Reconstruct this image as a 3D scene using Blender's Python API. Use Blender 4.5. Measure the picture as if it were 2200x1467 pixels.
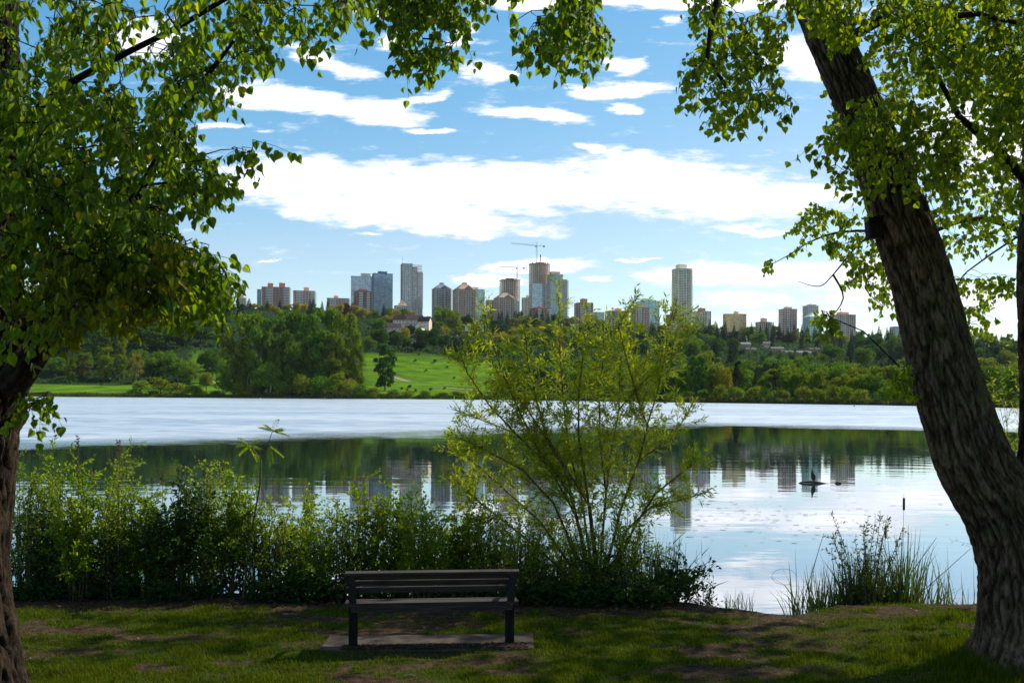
import bpy, math, random, bisect
import numpy as np
from mathutils import Vector, Matrix, noise as mnoise
R = math.radians
for o in list(bpy.data.objects):
    bpy.data.objects.remove(o, do_unlink=True)
SC = bpy.context.scene
COL = SC.collection

# ------------------------------------------------------------------ camera
F = 2139.0            # focal length in photo pixels (35 mm on a 36 mm sensor)
H = 3.2               # camera height above the lake
HZ = 849.0            # horizon row
RL = 0.0055           # slight roll of the hand-held camera
cd = bpy.data.cameras.new('camera')
cd.lens = 35.0; cd.sensor_width = 36.0
cd.shift_y = (HZ - 733.5) / 2200.0
cd.clip_start = 0.1; cd.clip_end = 20000
cd.dof.use_dof = True; cd.dof.focus_distance = 26.0; cd.dof.aperture_fstop = 5.6
cam = bpy.data.objects.new('camera', cd); COL.objects.link(cam)
cr, sr = math.cos(RL), math.sin(RL)
cam.matrix_world = Matrix(((cr, -sr, 0, 0), (0, 0, -1, 0), (sr, cr, 0, H), (0, 0, 0, 1)))
SC.camera = cam

# ------------------------------------------------------------------ light
SUN_AZ, SUN_EL = 62.0, 44.0      # azimuth clockwise from +Y (towards +X)
ld = bpy.data.lights.new('sun', 'SUN'); ld.energy = 5.0; ld.angle = R(0.5); ld.color = (1.0, 0.93, 0.82)
lo = bpy.data.objects.new('sun', ld); COL.objects.link(lo)
sd = Vector((math.cos(R(SUN_EL)) * math.sin(R(SUN_AZ)), math.cos(R(SUN_EL)) * math.cos(R(SUN_AZ)), math.sin(R(SUN_EL))))
lo.rotation_euler = sd.to_track_quat('Z', 'Y').to_euler()
SC.view_settings.view_transform = 'Standard'; SC.view_settings.look = 'None'
SC.view_settings.exposure = 0.4; SC.view_settings.gamma = 1.0
SC.cycles.max_bounces = 8; SC.cycles.diffuse_bounces = 3; SC.cycles.glossy_bounces = 3
SC.cycles.transmission_bounces = 4; SC.cycles.transparent_max_bounces = 6
SC.cycles.sample_clamp_indirect = 6.0
SC.cycles.use_denoising = True

# ------------------------------------------------------------------ world: sky with its clouds
W = bpy.data.worlds.new('World'); SC.world = W; W.use_nodes = True
nt = W.node_tree; N = nt.nodes; LK = nt.links
N.clear()
def nd(tree, typ, **kw):
    n = tree.nodes.new(typ)
    for k, v in kw.items():
        if k.startswith('i_'):
            n.inputs[int(k[2:])].default_value = v
        else: setattr(n, k, v)
    return n
def math_(tree, op, a, b=None, c=None, clamp=False):
    n = tree.nodes.new('ShaderNodeMath'); n.operation = op; n.use_clamp = clamp
    for i, v in enumerate((a, b, c)):
        if v is None: continue
        if isinstance(v, (int, float)): n.inputs[i].default_value = v
        else: tree.links.new(v, n.inputs[i])
    return n.outputs[0]
SKY_S = 0.13
sky = nd(nt, 'ShaderNodeTexSky', sky_type='NISHITA', sun_disc=False, sun_elevation=R(SUN_EL), sun_rotation=R(SUN_AZ),
         air_density=1.0, dust_density=0.3, ozone_density=1.6, altitude=100.0)
tc = nd(nt, 'ShaderNodeTexCoord'); sp = nd(nt, 'ShaderNodeSeparateXYZ'); LK.new(tc.outputs['Generated'], sp.inputs[0])
ay = math_(nt, 'MAXIMUM', math_(nt, 'ABSOLUTE', sp.outputs[1]), 0.12)
u = math_(nt, 'DIVIDE', sp.outputs[0], ay); v = math_(nt, 'DIVIDE', sp.outputs[2], ay)
cb = nd(nt, 'ShaderNodeCombineXYZ'); LK.new(u, cb.inputs[0]); LK.new(v, cb.inputs[1])
# wind-drawn warping of the cloud edges
mp = nd(nt, 'ShaderNodeMapping'); mp.inputs['Scale'].default_value = (5, 17, 1); mp.inputs['Rotation'].default_value = (0, 0, -0.08); LK.new(cb.outputs[0], mp.inputs[0])
nz = nd(nt, 'ShaderNodeTexNoise'); nz.inputs['Scale'].default_value = 1.6; nz.inputs['Detail'].default_value = 7; nz.inputs['Roughness'].default_value = 0.62
LK.new(mp.outputs[0], nz.inputs[0])
vs = nd(nt, 'ShaderNodeVectorMath', operation='SUBTRACT'); LK.new(nz.outputs['Color'], vs.inputs[0]); vs.inputs[1].default_value = (0.5, 0.5, 0.5)
vm = nd(nt, 'ShaderNodeVectorMath', operation='MULTIPLY'); LK.new(vs.outputs[0], vm.inputs[0]); vm.inputs[1].default_value = (0.10, 0.034, 0)
va = nd(nt, 'ShaderNodeVectorMath', operation='ADD'); LK.new(cb.outputs[0], va.inputs[0]); LK.new(vm.outputs[0], va.inputs[1])
mp2 = nd(nt, 'ShaderNodeMapping'); mp2.inputs['Scale'].default_value = (14, 60, 1); mp2.inputs['Rotation'].default_value = (0, 0, -0.10); LK.new(cb.outputs[0], mp2.inputs[0])
nz2 = nd(nt, 'ShaderNodeTexNoise'); nz2.inputs['Scale'].default_value = 1.5; nz2.inputs['Detail'].default_value = 6; nz2.inputs['Roughness'].default_value = 0.65
LK.new(mp2.outputs[0], nz2.inputs[0])
CL = [ # centre px, py, half width, half height, slope (positive = falls to the right), weight
 (1010, 402, 560, 60, .03, 1), (640, 388, 220, 62, .05, 1), (1480, 405, 340, 78, .10, 1), (860, 455, 360, 48, .10, 1), (960, 495, 130, 28, .10, .9),
 (1620, 490, 130, 13, .04, .7), (1350, 345, 130, 34, .0, .9), (1270, 322, 60, 16, .30, .6), (1700, 420, 180, 50, .15, .8),
 (620, 214, 200, 31, .06, 1), (790, 242, 150, 30, .06, 1), (890, 216, 90, 18, -.15, .7), (920, 280, 62, 9, .04, .8), (1150, 248, 130, 20, .13, 1),
 (1330, 190, 120, 21, -.08, 1), (1320, 231, 48, 11, 0, .8), (1345, 140, 62, 24, .1, .8), (700, 132, 110, 28, .28, .9), (1045, 162, 70, 34, .2, .9),
 (835, 88, 65, 26, 0, .7), (1000, 75, 50, 34, -.3, .5), (1420, 4, 520, 25, .03, 1), (1100, 6, 130, 24, .05, 1), (1730, 130, 130, 60, .2, .9), (1450, 45, 50, 18, 0, .4),
 (480, 275, 75, 14, 0, .8), (800, 20, 60, 16, .2, .8), (320, 90, 130, 60, .2, .8), (330, 330, 150, 60, .1, .7),
 (1150, 577, 150, 19, -.04, 1), (1050, 600, 110, 13, .08, .9), (1280, 597, 60, 7, 0, .7), (1378, 552, 88, 6, -.06, .8),
 (1560, 588, 190, 30, .02, 1), (1780, 585, 300, 40, .02, 1), (1980, 640, 330, 50, .02, .9), (1600, 640, 150, 26, .05, .7), (1120, 500, 90, 14, .1, .6), (775, 502, 48, 5, .05, .6),
 (1750, 676, 420, 22, .0, .45), (600, 552, 50, 4, 0, .35), (1240, 700, 900, 16, .0, .25), (2150, 300, 300, 160, 0, .7)]
acc = None
for (px, py, hw, hh, sl, wt) in CL:
    a = (px - 1100) / F; b = (HZ - py) / F
    m = nd(nt, 'ShaderNodeMapping', vector_type='TEXTURE')
    m.inputs['Location'].default_value = (a - RL * b, b + RL * a, 0)
    m.inputs['Rotation'].default_value = (0, 0, -math.atan(sl) + RL)
    m.inputs['Scale'].default_value = (hw / F, hh / F, 1)
    LK.new(va.outputs[0], m.inputs[0])
    ln = nd(nt, 'ShaderNodeVectorMath', operation='LENGTH'); LK.new(m.outputs[0], ln.inputs[0])
    q = math_(nt, 'MULTIPLY_ADD', ln.outputs['Value'], -1.0 , 0.55 + 0.6 * wt)
    acc = q if acc is None else math_(nt, 'SMOOTH_MAX', acc, q, 0.12)
# scattered cloud high overhead, out of the picture
mp3 = nd(nt, 'ShaderNodeMapping'); mp3.inputs['Scale'].default_value = (3, 5, 3); LK.new(tc.outputs['Generated'], mp3.inputs[0])
nz3 = nd(nt, 'ShaderNodeTexNoise'); nz3.inputs['Scale'].default_value = 1.0; nz3.inputs['Detail'].default_value = 6
LK.new(mp3.outputs[0], nz3.inputs[0])
hi = math_(nt, 'MULTIPLY', math_(nt, 'MULTIPLY_ADD', nz3.outputs['Fac'], 6.0, -3.2), math_(nt, 'MULTIPLY_ADD', v, 6.0, -2.6, clamp=True))
acc = math_(nt, 'MAXIMUM', acc, hi)
acc = math_(nt, 'ADD', acc, math_(nt, 'MULTIPLY_ADD', nz2.outputs['Fac'], 1.5, -0.75))
mask = nd(nt, 'ShaderNodeMapRange', interpolation_type='SMOOTHSTEP'); LK.new(acc, mask.inputs[0]); mask.inputs[1].default_value = 0.08; mask.inputs[2].default_value = 0.50
above = math_(nt, 'MULTIPLY_ADD', sp.outputs[2], 60.0, 0.6, clamp=True)
mk = math_(nt, 'MULTIPLY', mask.outputs[0], above)
dens = nd(nt, 'ShaderNodeMapRange'); LK.new(acc, dens.inputs[0]); dens.inputs[1].default_value = 0.3; dens.inputs[2].default_value = 1.6
cc = nd(nt, 'ShaderNodeMix', data_type='RGBA'); LK.new(dens.outputs[0], cc.inputs[0])
CB = 1.18 / SKY_S
cc.inputs[6].default_value = (CB * .60, CB * .66, CB * .74, 1); cc.inputs[7].default_value = (CB * 1.22, CB * 1.2, CB * 1.18, 1)
mx = nd(nt, 'ShaderNodeMix', data_type='RGBA'); LK.new(mk, mx.inputs[0])
spr = nd(nt, 'ShaderNodeSeparateColor'); LK.new(sky.outputs[0], spr.inputs[0])
r_ = math_(nt, 'MULTIPLY', math_(nt, 'MINIMUM', math_(nt, 'POWER', math_(nt, 'MULTIPLY', spr.outputs[0], .31), .9), 1.0), math_(nt, 'MULTIPLY', spr.outputs[0], .89))
b_ = math_(nt, 'MULTIPLY', math_(nt, 'MAXIMUM', math_(nt, 'POWER', math_(nt, 'MULTIPLY', spr.outputs[2], .2), -.30), .9), math_(nt, 'MULTIPLY', spr.outputs[2], .95))
cmb = nd(nt, 'ShaderNodeCombineColor'); LK.new(r_, cmb.inputs[0]); LK.new(math_(nt, 'MULTIPLY', spr.outputs[1], .91), cmb.inputs[1]); LK.new(b_, cmb.inputs[2])
LK.new(cmb.outputs[0], mx.inputs[6]); LK.new(cc.outputs[2], mx.inputs[7])
bg = nd(nt, 'ShaderNodeBackground'); bg.inputs[1].default_value = SKY_S; LK.new(mx.outputs[2], bg.inputs[0])
wo = nd(nt, 'ShaderNodeOutputWorld'); LK.new(bg.outputs[0], wo.inputs[0])
W.cycles.sampling_method = 'MANUAL'; W.cycles.sample_map_resolution = 512

# ------------------------------------------------------------------ helpers
def P(px, py, Y):
    """the world point Y metres out that shows at photo pixel (px, py)"""
    a = (px - 1100) / F; b = (HZ - py) / F
    return Vector((Y * (a * cr - b * sr), Y, H + Y * (a * sr + b * cr)))
def sstep(x, a, b):
    t = min(1.0, max(0.0, (x - a) / (b - a))); return t * t * (3 - 2 * t)
def interp(x, pts):
    if x <= pts[0][0]: return pts[0][1]
    for (x0, y0), (x1, y1) in zip(pts, pts[1:]):
        if x <= x1: return y0 + (y1 - y0) * (x - x0) / (x1 - x0)
    return pts[-1][1]
def tag(o, label=None, cat=None, group=None, kind=None):
    if label: o['label'] = label
    if cat: o['category'] = cat
    if group: o['group'] = group
    if kind: o['kind'] = kind
    return o
def empty(name, loc, label, cat, group=None, rz=0.0, kind=None):
    o = bpy.data.objects.new(name, None); COL.objects.link(o); o.location = loc; o.rotation_euler = (0, 0, rz)
    o.empty_display_size = 0.2
    return tag(o, label, cat, group, kind)
class MB:
    def __init__(s): s.v = []; s.f = []; s.mi = []
    def add(s, vs, fs, mi=0):
        n = len(s.v); s.v += [tuple(x) for x in vs]; s.f += [tuple(i + n for i in f) for f in fs]; s.mi += [mi] * len(fs)
    def box(s, c, d, rz=0.0, rx=0.0, ry=0.0, mi=0, taper=1.0):
        m = Matrix.Translation(c) @ Matrix.Rotation(rz, 4, 'Z') @ Matrix.Rotation(ry, 4, 'Y') @ Matrix.Rotation(rx, 4, 'X')
        x, y, z = d[0] / 2, d[1] / 2, d[2] / 2; t = taper
        vs = [(-x, -y, -z), (x, -y, -z), (x, y, -z), (-x, y, -z), (-x * t, -y * t, z), (x * t, -y * t, z), (x * t, y * t, z), (-x * t, y * t, z)]
        s.add([m @ Vector(q) for q in vs], [(0, 3, 2, 1), (4, 5, 6, 7), (0, 1, 5, 4), (1, 2, 6, 5), (2, 3, 7, 6), (3, 0, 4, 7)], mi)
    def tube(s, pts, rad, k=6, mi=0, cap=True):
        pts = [Vector(p) for p in pts]; n = len(pts)
        if not hasattr(rad, '__len__'): rad = [rad] * n
        t0 = (pts[1] - pts[0]).normalized()
        up = Vector((0, 0, 1)) if abs(t0.z) < .9 else Vector((1, 0, 0))
        nx = t0.cross(up).normalized(); vs = []
        for i, p in enumerate(pts):
            t = (pts[min(n - 1, i + 1)] - pts[max(0, i - 1)])
            t = t.normalized() if t.length > 1e-9 else t0
            nx = (nx - t * nx.dot(t)).normalized(); ny = t.cross(nx)
            for j in range(k):
                a = 2 * math.pi * j / k
                vs.append(p + (nx * math.cos(a) + ny * math.sin(a)) * rad[i])
        fs = [(i * k + j, i * k + (j + 1) % k, (i + 1) * k + (j + 1) % k, (i + 1) * k + j) for i in range(n - 1) for j in range(k)]
        if cap: fs += [tuple(range(k))[::-1], tuple((n - 1) * k + j for j in range(k))]
        s.add(vs, fs, mi)
    def build(s, name, mats, parent=None, smooth=False, origin=None):
        me = bpy.data.meshes.new(name)
        org = Vector(origin) if origin is not None else (parent.location.copy() if parent else Vector((0, 0, 0)))
        me.from_pydata([(x - org.x, y - org.y, z - org.z) for x, y, z in s.v], [], s.f)
        if not isinstance(mats, (list, tuple)): mats = [mats]
        for m in mats: me.materials.append(m)
        if any(s.mi): me.polygons.foreach_set('material_index', s.mi)
        if smooth: me.polygons.foreach_set('use_smooth', [True] * len(s.f))
        o = bpy.data.objects.new(name, me); COL.objects.link(o)
        if parent: o.parent = parent
        else: o.location = org
        return o
def np_mesh(name, V, Fc, mat, parent=None, smooth=False, origin=None):
    """V (n,3), Fc (m,k) arrays"""
    org = np.array(origin if origin is not None else (parent.location if parent else (0, 0, 0)), dtype=np.float64)
    me = bpy.data.meshes.new(name); V = (V - org).astype(np.float32); m, k = Fc.shape
    me.vertices.add(len(V)); me.vertices.foreach_set('co', V.ravel())
    me.loops.add(m * k); me.loops.foreach_set('vertex_index', Fc.astype(np.int32).ravel())
    me.polygons.add(m); me.polygons.foreach_set('loop_start', np.arange(0, m * k, k, dtype=np.int32))
    try: me.polygons.foreach_set('loop_total', np.full(m, k, dtype=np.int32))
    except Exception: pass
    if smooth: me.polygons.foreach_set('use_smooth', np.ones(m, dtype=bool))
    me.update(calc_edges=True); me.validate()
    me.materials.append(mat)
    o = bpy.data.objects.new(name, me); COL.objects.link(o)
    if parent: o.parent = parent
    else: o.location = org
    return o
def nrm(a): return a / np.maximum(1e-9, np.linalg.norm(a, axis=-1, keepdims=True))
def stamp(T, TF, pos, d, n, size):
    """copies of a leaf template: T (k,3) in (side, along, normal); d = direction to the tip, n = face normal"""
    d = nrm(d); sx = nrm(np.cross(d, n)); nn = np.cross(sx, d)
    B = np.stack([sx, d, nn], axis=1)                     # (N,3,3)
    V = np.einsum('kj,njc->nkc', T, B) * size[:, None, None] + pos[:, None, :]
    k = len(T); Fc = TF[None] + (np.arange(len(pos)) * k)[:, None, None]
    return V.reshape(-1, 3), Fc.reshape(-1, TF.shape[1])
# heart-shaped cottonwood leaf on its stalk, lance willow leaf, plain oval leaf, one blade
_o = [(0.0, 0.0), (.22, -.05), (.42, .06), (.50, .24), (.44, .44), (.28, .68), (.12, .88), (0, 1.06)]
def leaf_T(outline, fold=.22, curl=.10):
    mid = [(0, y) for y in (0.0, .35, .7)] + [(0, outline[-1][1])]
    V = [(0, y, -curl * y * y) for _, y in mid]
    rgt = outline[1:-1]; k = len(rgt)
    for s in (1, -1): V += [(s * x, y, fold * x - curl * y * y) for x, y in rgt]
    def near(y): return 0 if y < .18 else (1 if y < .52 else 2)
    T = []
    for si in (0, 1):
        b = 4 + si * k
        T.append((0, b, b + 1)) if near(rgt[0][1]) == 0 else None
        for i in range(k - 1):
            m0, m1 = near(rgt[i][1]), near(rgt[i + 1][1])
            if i > 0 or True: T.append((m1, b + i, b + i + 1))
            if m0 != m1: T.append((m0, b + i, m1))
        T.append((near(rgt[-1][1]), b + k - 1, 3))
    T = [t for t in T if len(set(t)) == 3]
    return np.array(V, float), np.array(sorted(set(T)), int)
HEART, HEART_F = leaf_T(_o)
OVAL, OVAL_F = leaf_T([(0, 0), (.22, .2), (.27, .45), (.16, .8), (0, 1)], .2, .15)
LANCE = np.array([(0, 0, 0), (.10, .35, .02), (0, .4, -.02), (-.10, .35, .02), (0, 1, -.12)], float)
LANCE_F = np.array([(0, 1, 2), (0, 2, 3), (1, 4, 2), (2, 4, 3)])
BROAD = LANCE * np.array([2.3, 1, 1.6])
def vnoise(x, y, seed=0):
    def h(i, j):
        n = (i * 374761393 + j * 668265263 + seed * 974634777) & 0x7fffffff
        n = ((n ^ (n >> 13)) * 1274126177) & 0x7fffffff
        return ((n ^ (n >> 16)) & 0xffff) / 65535.0
    i = np.floor(x).astype(np.int64); j = np.floor(y).astype(np.int64); fx = x - i; fy = y - j
    fx = fx * fx * (3 - 2 * fx); fy = fy * fy * (3 - 2 * fy)
    return (h(i, j) * (1 - fx) + h(i + 1, j) * fx) * (1 - fy) + (h(i, j + 1) * (1 - fx) + h(i + 1, j + 1) * fx) * fy
def fbm(x, y, seed=0, o=3):
    return sum(vnoise(x * 2 ** k, y * 2 ** k, seed + k) * .5 ** k for k in range(o)) / (2 - .5 ** (o - 1))

# ------------------------------------------------------------------ materials
def mat(name, c1, c2=None, rough=.8, scale=3.0, spec=.3, bump=0.0, bscale=None, stretch=(1, 1, 1), metal=0.0, detail=5, coords='Object', c3=None):
    m = bpy.data.materials.new(name); m.use_nodes = True; t = m.node_tree; b = t.nodes['Principled BSDF']
    b.inputs['Roughness'].default_value = rough; b.inputs['Specular IOR Level'].default_value = spec; b.inputs['Metallic'].default_value = metal
    tcn = nd(t, 'ShaderNodeTexCoord'); mpn = nd(t, 'ShaderNodeMapping'); mpn.inputs['Scale'].default_value = stretch
    t.links.new(tcn.outputs[coords], mpn.inputs[0])
    nz = nd(t, 'ShaderNodeTexNoise'); nz.inputs['Scale'].default_value = scale; nz.inputs['Detail'].default_value = detail
    t.links.new(mpn.outputs[0], nz.inputs[0])
    rp = nd(t, 'ShaderNodeValToRGB'); rp.color_ramp.elements[0].position = .35; rp.color_ramp.elements[1].position = .65
    rp.color_ramp.elements[0].color = (*c1, 1); rp.color_ramp.elements[1].color = (*(c2 or c1), 1)
    if c3: e = rp.color_ramp.elements.new(.8); e.color = (*c3, 1)
    t.links.new(nz.outputs['Fac'], rp.inputs[0]); t.links.new(rp.outputs[0], b.inputs['Base Color'])
    if bump:
        n2 = nd(t, 'ShaderNodeTexNoise'); n2.inputs['Scale'].default_value = bscale or scale * 4; n2.inputs['Detail'].default_value = 6
        t.links.new(mpn.outputs[0], n2.inputs[0])
        bp = nd(t, 'ShaderNodeBump'); bp.inputs['Strength'].default_value = 1.0; bp.inputs['Distance'].default_value = bump
        t.links.new(n2.outputs['Fac'], bp.inputs['Height']); t.links.new(bp.outputs[0], b.inputs['Normal'])
    return m
def leafmat(name, c1, c2, c3=None, trans=.45, tcol=(1.25, 1.15, .5), rough=.5, spec=.16, objcol=False, rare=None):
    """thin leaf: two-tone by island, part of the light passes through"""
    m = bpy.data.materials.new(name); m.use_nodes = True; t = m.node_tree; b = t.nodes['Principled BSDF']; out = t.nodes['Material Output']
    b.inputs['Roughness'].default_value = rough; b.inputs['Specular IOR Level'].default_value = spec
    g = nd(t, 'ShaderNodeNewGeometry'); rp = nd(t, 'ShaderNodeValToRGB')
    e = rp.color_ramp.elements; e[0].color = (*c1, 1); e[1].color = (*c2, 1)
    if c3: x = rp.color_ramp.elements.new(.93); x.color = (*c2, 1); e[-1].color = (*c3, 1)
    if rare: x = rp.color_ramp.elements.new(.985); x.color = (*(c3 or c2), 1); e[-1].color = (*rare, 1)
    t.links.new(g.outputs['Random Per Island'], rp.inputs[0]); c = rp.outputs[0]
    if objcol:
        oi = nd(t, 'ShaderNodeObjectInfo'); mm = nd(t, 'ShaderNodeMix', data_type='RGBA', blend_type='MULTIPLY'); mm.inputs[0].default_value = 1
        t.links.new(c, mm.inputs[6]); t.links.new(oi.outputs['Color'], mm.inputs[7]); c = mm.outputs[2]
    t.links.new(c, b.inputs['Base Color'])
    tr = nd(t, 'ShaderNodeBsdfTranslucent'); mt = nd(t, 'ShaderNodeMix', data_type='RGBA', blend_type='MULTIPLY'); mt.inputs[0].default_value = 1
    t.links.new(c, mt.inputs[6]); mt.inputs[7].default_value = (*tcol, 1); t.links.new(mt.outputs[2], tr.inputs[0])
    ms = nd(t, 'ShaderNodeMixShader'); ms.inputs[0].default_value = trans
    t.links.new(b.outputs[0], ms.inputs[1]); t.links.new(tr.outputs[0], ms.inputs[2]); t.links.new(ms.outputs[0], out.inputs[0])
    return m
def barkmat(name, c1, c2, moss, mossdir=(1, 0, .2), amount=.5):
    m = bpy.data.materials.new(name); m.use_nodes = True; t = m.node_tree; b = t.nodes['Principled BSDF']
    b.inputs['Roughness'].default_value = .9; b.inputs['Specular IOR Level'].default_value = .15
    tcn = nd(t, 'ShaderNodeTexCoord'); mpn = nd(t, 'ShaderNodeMapping'); mpn.inputs['Scale'].default_value = (14, 14, 4.5); t.links.new(tcn.outputs['Object'], mpn.inputs[0])
    n1 = nd(t, 'ShaderNodeTexNoise'); n1.inputs['Scale'].default_value = 2.2; n1.inputs['Detail'].default_value = 8; n1.inputs['Roughness'].default_value = .65; t.links.new(mpn.outputs[0], n1.inputs[0])
    rp = nd(t, 'ShaderNodeValToRGB'); rp.color_ramp.elements[0].position = .38; rp.color_ramp.elements[1].position = .62
    rp.color_ramp.elements[0].color = (*c1, 1); rp.color_ramp.elements[1].color = (*c2, 1); t.links.new(n1.outputs['Fac'], rp.inputs[0])
    ra = nd(t, 'ShaderNodeAttribute', attribute_name='ridge'); rgm = nd(t, 'ShaderNodeMix', data_type='RGBA', blend_type='MIX'); t.links.new(ra.outputs['Fac'], rgm.inputs[0])
    dk = nd(t, 'ShaderNodeMix', data_type='RGBA', blend_type='MULTIPLY'); dk.inputs[0].default_value = 1; t.links.new(rp.outputs[0], dk.inputs[6]); dk.inputs[7].default_value = (.22, .20, .18, 1)
    t.links.new(dk.outputs[2], rgm.inputs[6]); t.links.new(rp.outputs[0], rgm.inputs[7])
    n2 = nd(t, 'ShaderNodeTexNoise'); n2.inputs['Scale'].default_value = 3.6; n2.inputs['Detail'].default_value = 9; n2.inputs['Roughness'].default_value = .7; t.links.new(tcn.outputs['Object'], n2.inputs[0])
    g = nd(t, 'ShaderNodeNewGeometry'); dp = nd(t, 'ShaderNodeVectorMath', operation='DOT_PRODUCT'); t.links.new(g.outputs['True Normal'], dp.inputs[0]); dp.inputs[1].default_value = mossdir
    s = math_(t, 'ADD', math_(t, 'MULTIPLY', dp.outputs['Value'], .35), n2.outputs['Fac'])
    k = nd(t, 'ShaderNodeMapRange'); t.links.new(s, k.inputs[0]); k.inputs[1].default_value = 1.0 - amount; k.inputs[2].default_value = 1.12 - amount; k.inputs[4].default_value = .85
    mm = nd(t, 'ShaderNodeMix', data_type='RGBA'); t.links.new(k.outputs[0], mm.inputs[0]); t.links.new(rgm.outputs[2], mm.inputs[6]); mm.inputs[7].default_value = (*moss, 1)
    t.links.new(mm.outputs[2], b.inputs['Base Color'])
    bp = nd(t, 'ShaderNodeBump'); bp.inputs['Distance'].default_value = .03; t.links.new(n1.outputs['Fac'], bp.inputs['Height']); t.links.new(bp.outputs[0], b.inputs['Normal'])
    return m
# ------------------------------------------------------------------ near ground
LIP = [(-14, 13.2), (-6, 13.0), (-2, 12.85), (1.2, 12.8), (2.2, 12.55), (2.7, 12.3), (3.1, 12.08), (3.5, 12.02), (4.0, 12.3), (4.6, 12.45), (5.6, 12.6), (8, 12.9), (14, 13.4)]
def gz_np(x, y):
    lip = np.interp(x, [p[0] for p in LIP], [p[1] for p in LIP]) + (fbm(x * 2.2, y * 0 + 3, 5) - .5) * .22
    z = .60 + np.maximum(0, 8.6 - y) * .085 + (fbm(x * .9, y * .9, 7) - .5) * .07 + (fbm(x * 5, y * 5, 8) - .5) * .025
    bank = np.clip((y - lip) / 1.0, 0, 2); t = np.clip(bank, 0, 1)
    z = z - (t * t * (3 - 2 * t)) * 1.1 - np.maximum(0, bank - 1) * .4
    d2 = (x - 4.85) ** 2 + ((y - 9.55) * 1.0) ** 2                 # swell of soil at the foot of the leaning tree
    z = z + .16 * np.exp(-d2 / .7)
    z = z + .10 * np.exp(-((x + 3.9) ** 2 + (y - 7.9) ** 2) / .5)
    k = np.clip(1.6 - np.maximum(np.abs(x + .85) / 1.15, np.abs(y - 10.4) / .42), 0, .6) / .6; z = z * (1 - k) + .60 * k
    return z
def gz(x, y): return float(gz_np(np.array([x], float), np.array([y], float))[0])
xs = np.concatenate([np.linspace(-45, -9, 40)[:-1], np.linspace(-9, 9, 420), np.linspace(9, 45, 40)[1:]])
ys = np.concatenate([np.linspace(-30, 7, 40)[:-1], np.linspace(7, 14.6, 260)])
X, Y_ = np.meshgrid(xs, ys); Z = gz_np(X.ravel(), Y_.ravel())
nx_ = len(xs); ii, jj = np.meshgrid(np.arange(nx_ - 1), np.arange(len(ys) - 1)); b0 = (jj * nx_ + ii).ravel()
def dirt_np(x, y):
    """how bare the lawn is: 1 = earth, 0 = grass"""
    n = fbm(x * 1.5 + 5, y * 3.2, 21, 5) * 1.15 + (fbm(x * 9, y * 14, 35, 2) - .5) * .42 + (fbm(x * .35, y * .6, 33) - .5) * .4
    d = np.clip((n - .56) / .14, 0, 1)
    lip = np.interp(x, [p[0] for p in LIP], [p[1] for p in LIP])
    d = np.maximum(d, np.exp(-((x - 3.2) / .75) ** 2) * np.clip((y - 10.9) / .7, 0, 1))           # trodden gap down to the water
    d = np.maximum(d, np.clip((y - (lip - 1.05 + (fbm(x * 1.5, y * 1.5, 40) - .5) * 1.4)) / .5, 0, 1) * np.clip((3.6 - x) / .5, 0, 1) * .95)
    d = np.maximum(d, np.exp(-((x + 1.0) / 1.1) ** 2 - ((y - 10.05) / .5) ** 2) * .8)
    return np.clip(d - np.clip((x - 2.4) / 3, 0, .45) * (y < 11.2), 0, 1)
gm = mat('lawn_soil', (.026, .016, .009), (.075, .047, .027), rough=1.0, spec=.05, scale=14, bump=.02, bscale=60, c3=(.085, .056, .032))
ground = np_mesh('ground', np.stack([X.ravel(), Y_.ravel(), Z], 1), np.stack([b0, b0 + 1, b0 + nx_ + 1, b0 + nx_], 1), gm, smooth=True)
t = gm.node_tree; at = nd(t, 'ShaderNodeAttribute', attribute_name='turf')
at_v = (1 - dirt_np(X.ravel(), Y_.ravel())).astype(np.float32)
al = ground.data.attributes.new('turf', 'FLOAT', 'POINT'); al.data.foreach_set('value', at_v)
mm_ = nd(t, 'ShaderNodeMix', data_type='RGBA'); t.links.new(at.outputs['Fac'], mm_.inputs[0])
bs_ = t.nodes['Principled BSDF']; src = bs_.inputs['Base Color'].links[0].from_socket
t.links.new(src, mm_.inputs[6]); mm_.inputs[7].default_value = (.030, .046, .005, 1); t.links.new(mm_.outputs[2], bs_.inputs['Base Color'])
ground['kind'] = 'structure'

# grass: one mesh of many blades, thin where the earth is bare
rg = np.random.default_rng(3)
n = 330000
gy = 8.3 + (12.9 - 8.3) * rg.random(n) ** 1.0; gx = (rg.random(n) * 2 - 1) * (gy * .56 + .3)
dd = dirt_np(gx, gy); lipg = np.interp(gx, [p[0] for p in LIP], [p[1] for p in LIP])
tuft = fbm(gx * 3.3, gy * 3.3, 61, 3)
keep = (rg.random(n) > dd * .97 + .02) & (gy < lipg + .12) & (rg.random(n) < .15 + 1.35 * tuft)
slab_in = (np.abs(gx + .85) < 1.06) & (np.abs(gy - 10.40 - .07 * (gx + .85)) < .31)
keep &= ~slab_in
gx, gy, tuft, dd = gx[keep], gy[keep], tuft[keep], dd[keep]; n = len(gx)
hh = (.018 + .040 * rg.random(n)) * (.45 + 1.3 * tuft ** 1.3) * (1 - .5 * dd)
hh *= 1 + .9 * np.clip((gx - 3.4) / 1.5, 0, 1) * (gy < 10)
near = np.exp(-((gx - 4.9) ** 2 + (gy - 9.5) ** 2) / 1.0) + np.exp(-((gx + 3.75) ** 2 + (gy - 8.4) ** 2) / .25)
hh *= 1 + 1.3 * near * rg.random(n)
ang = rg.random(n) * 2 * np.pi; ln_ = rg.random(n) * .9
base = np.stack([gx, gy, gz_np(gx, gy) - .004], 1)
w = .0032 + .003 * rg.random(n)
sd_ = np.stack([np.cos(ang + 1.3), np.sin(ang + 1.3), 0 * ang], 1)
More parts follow.
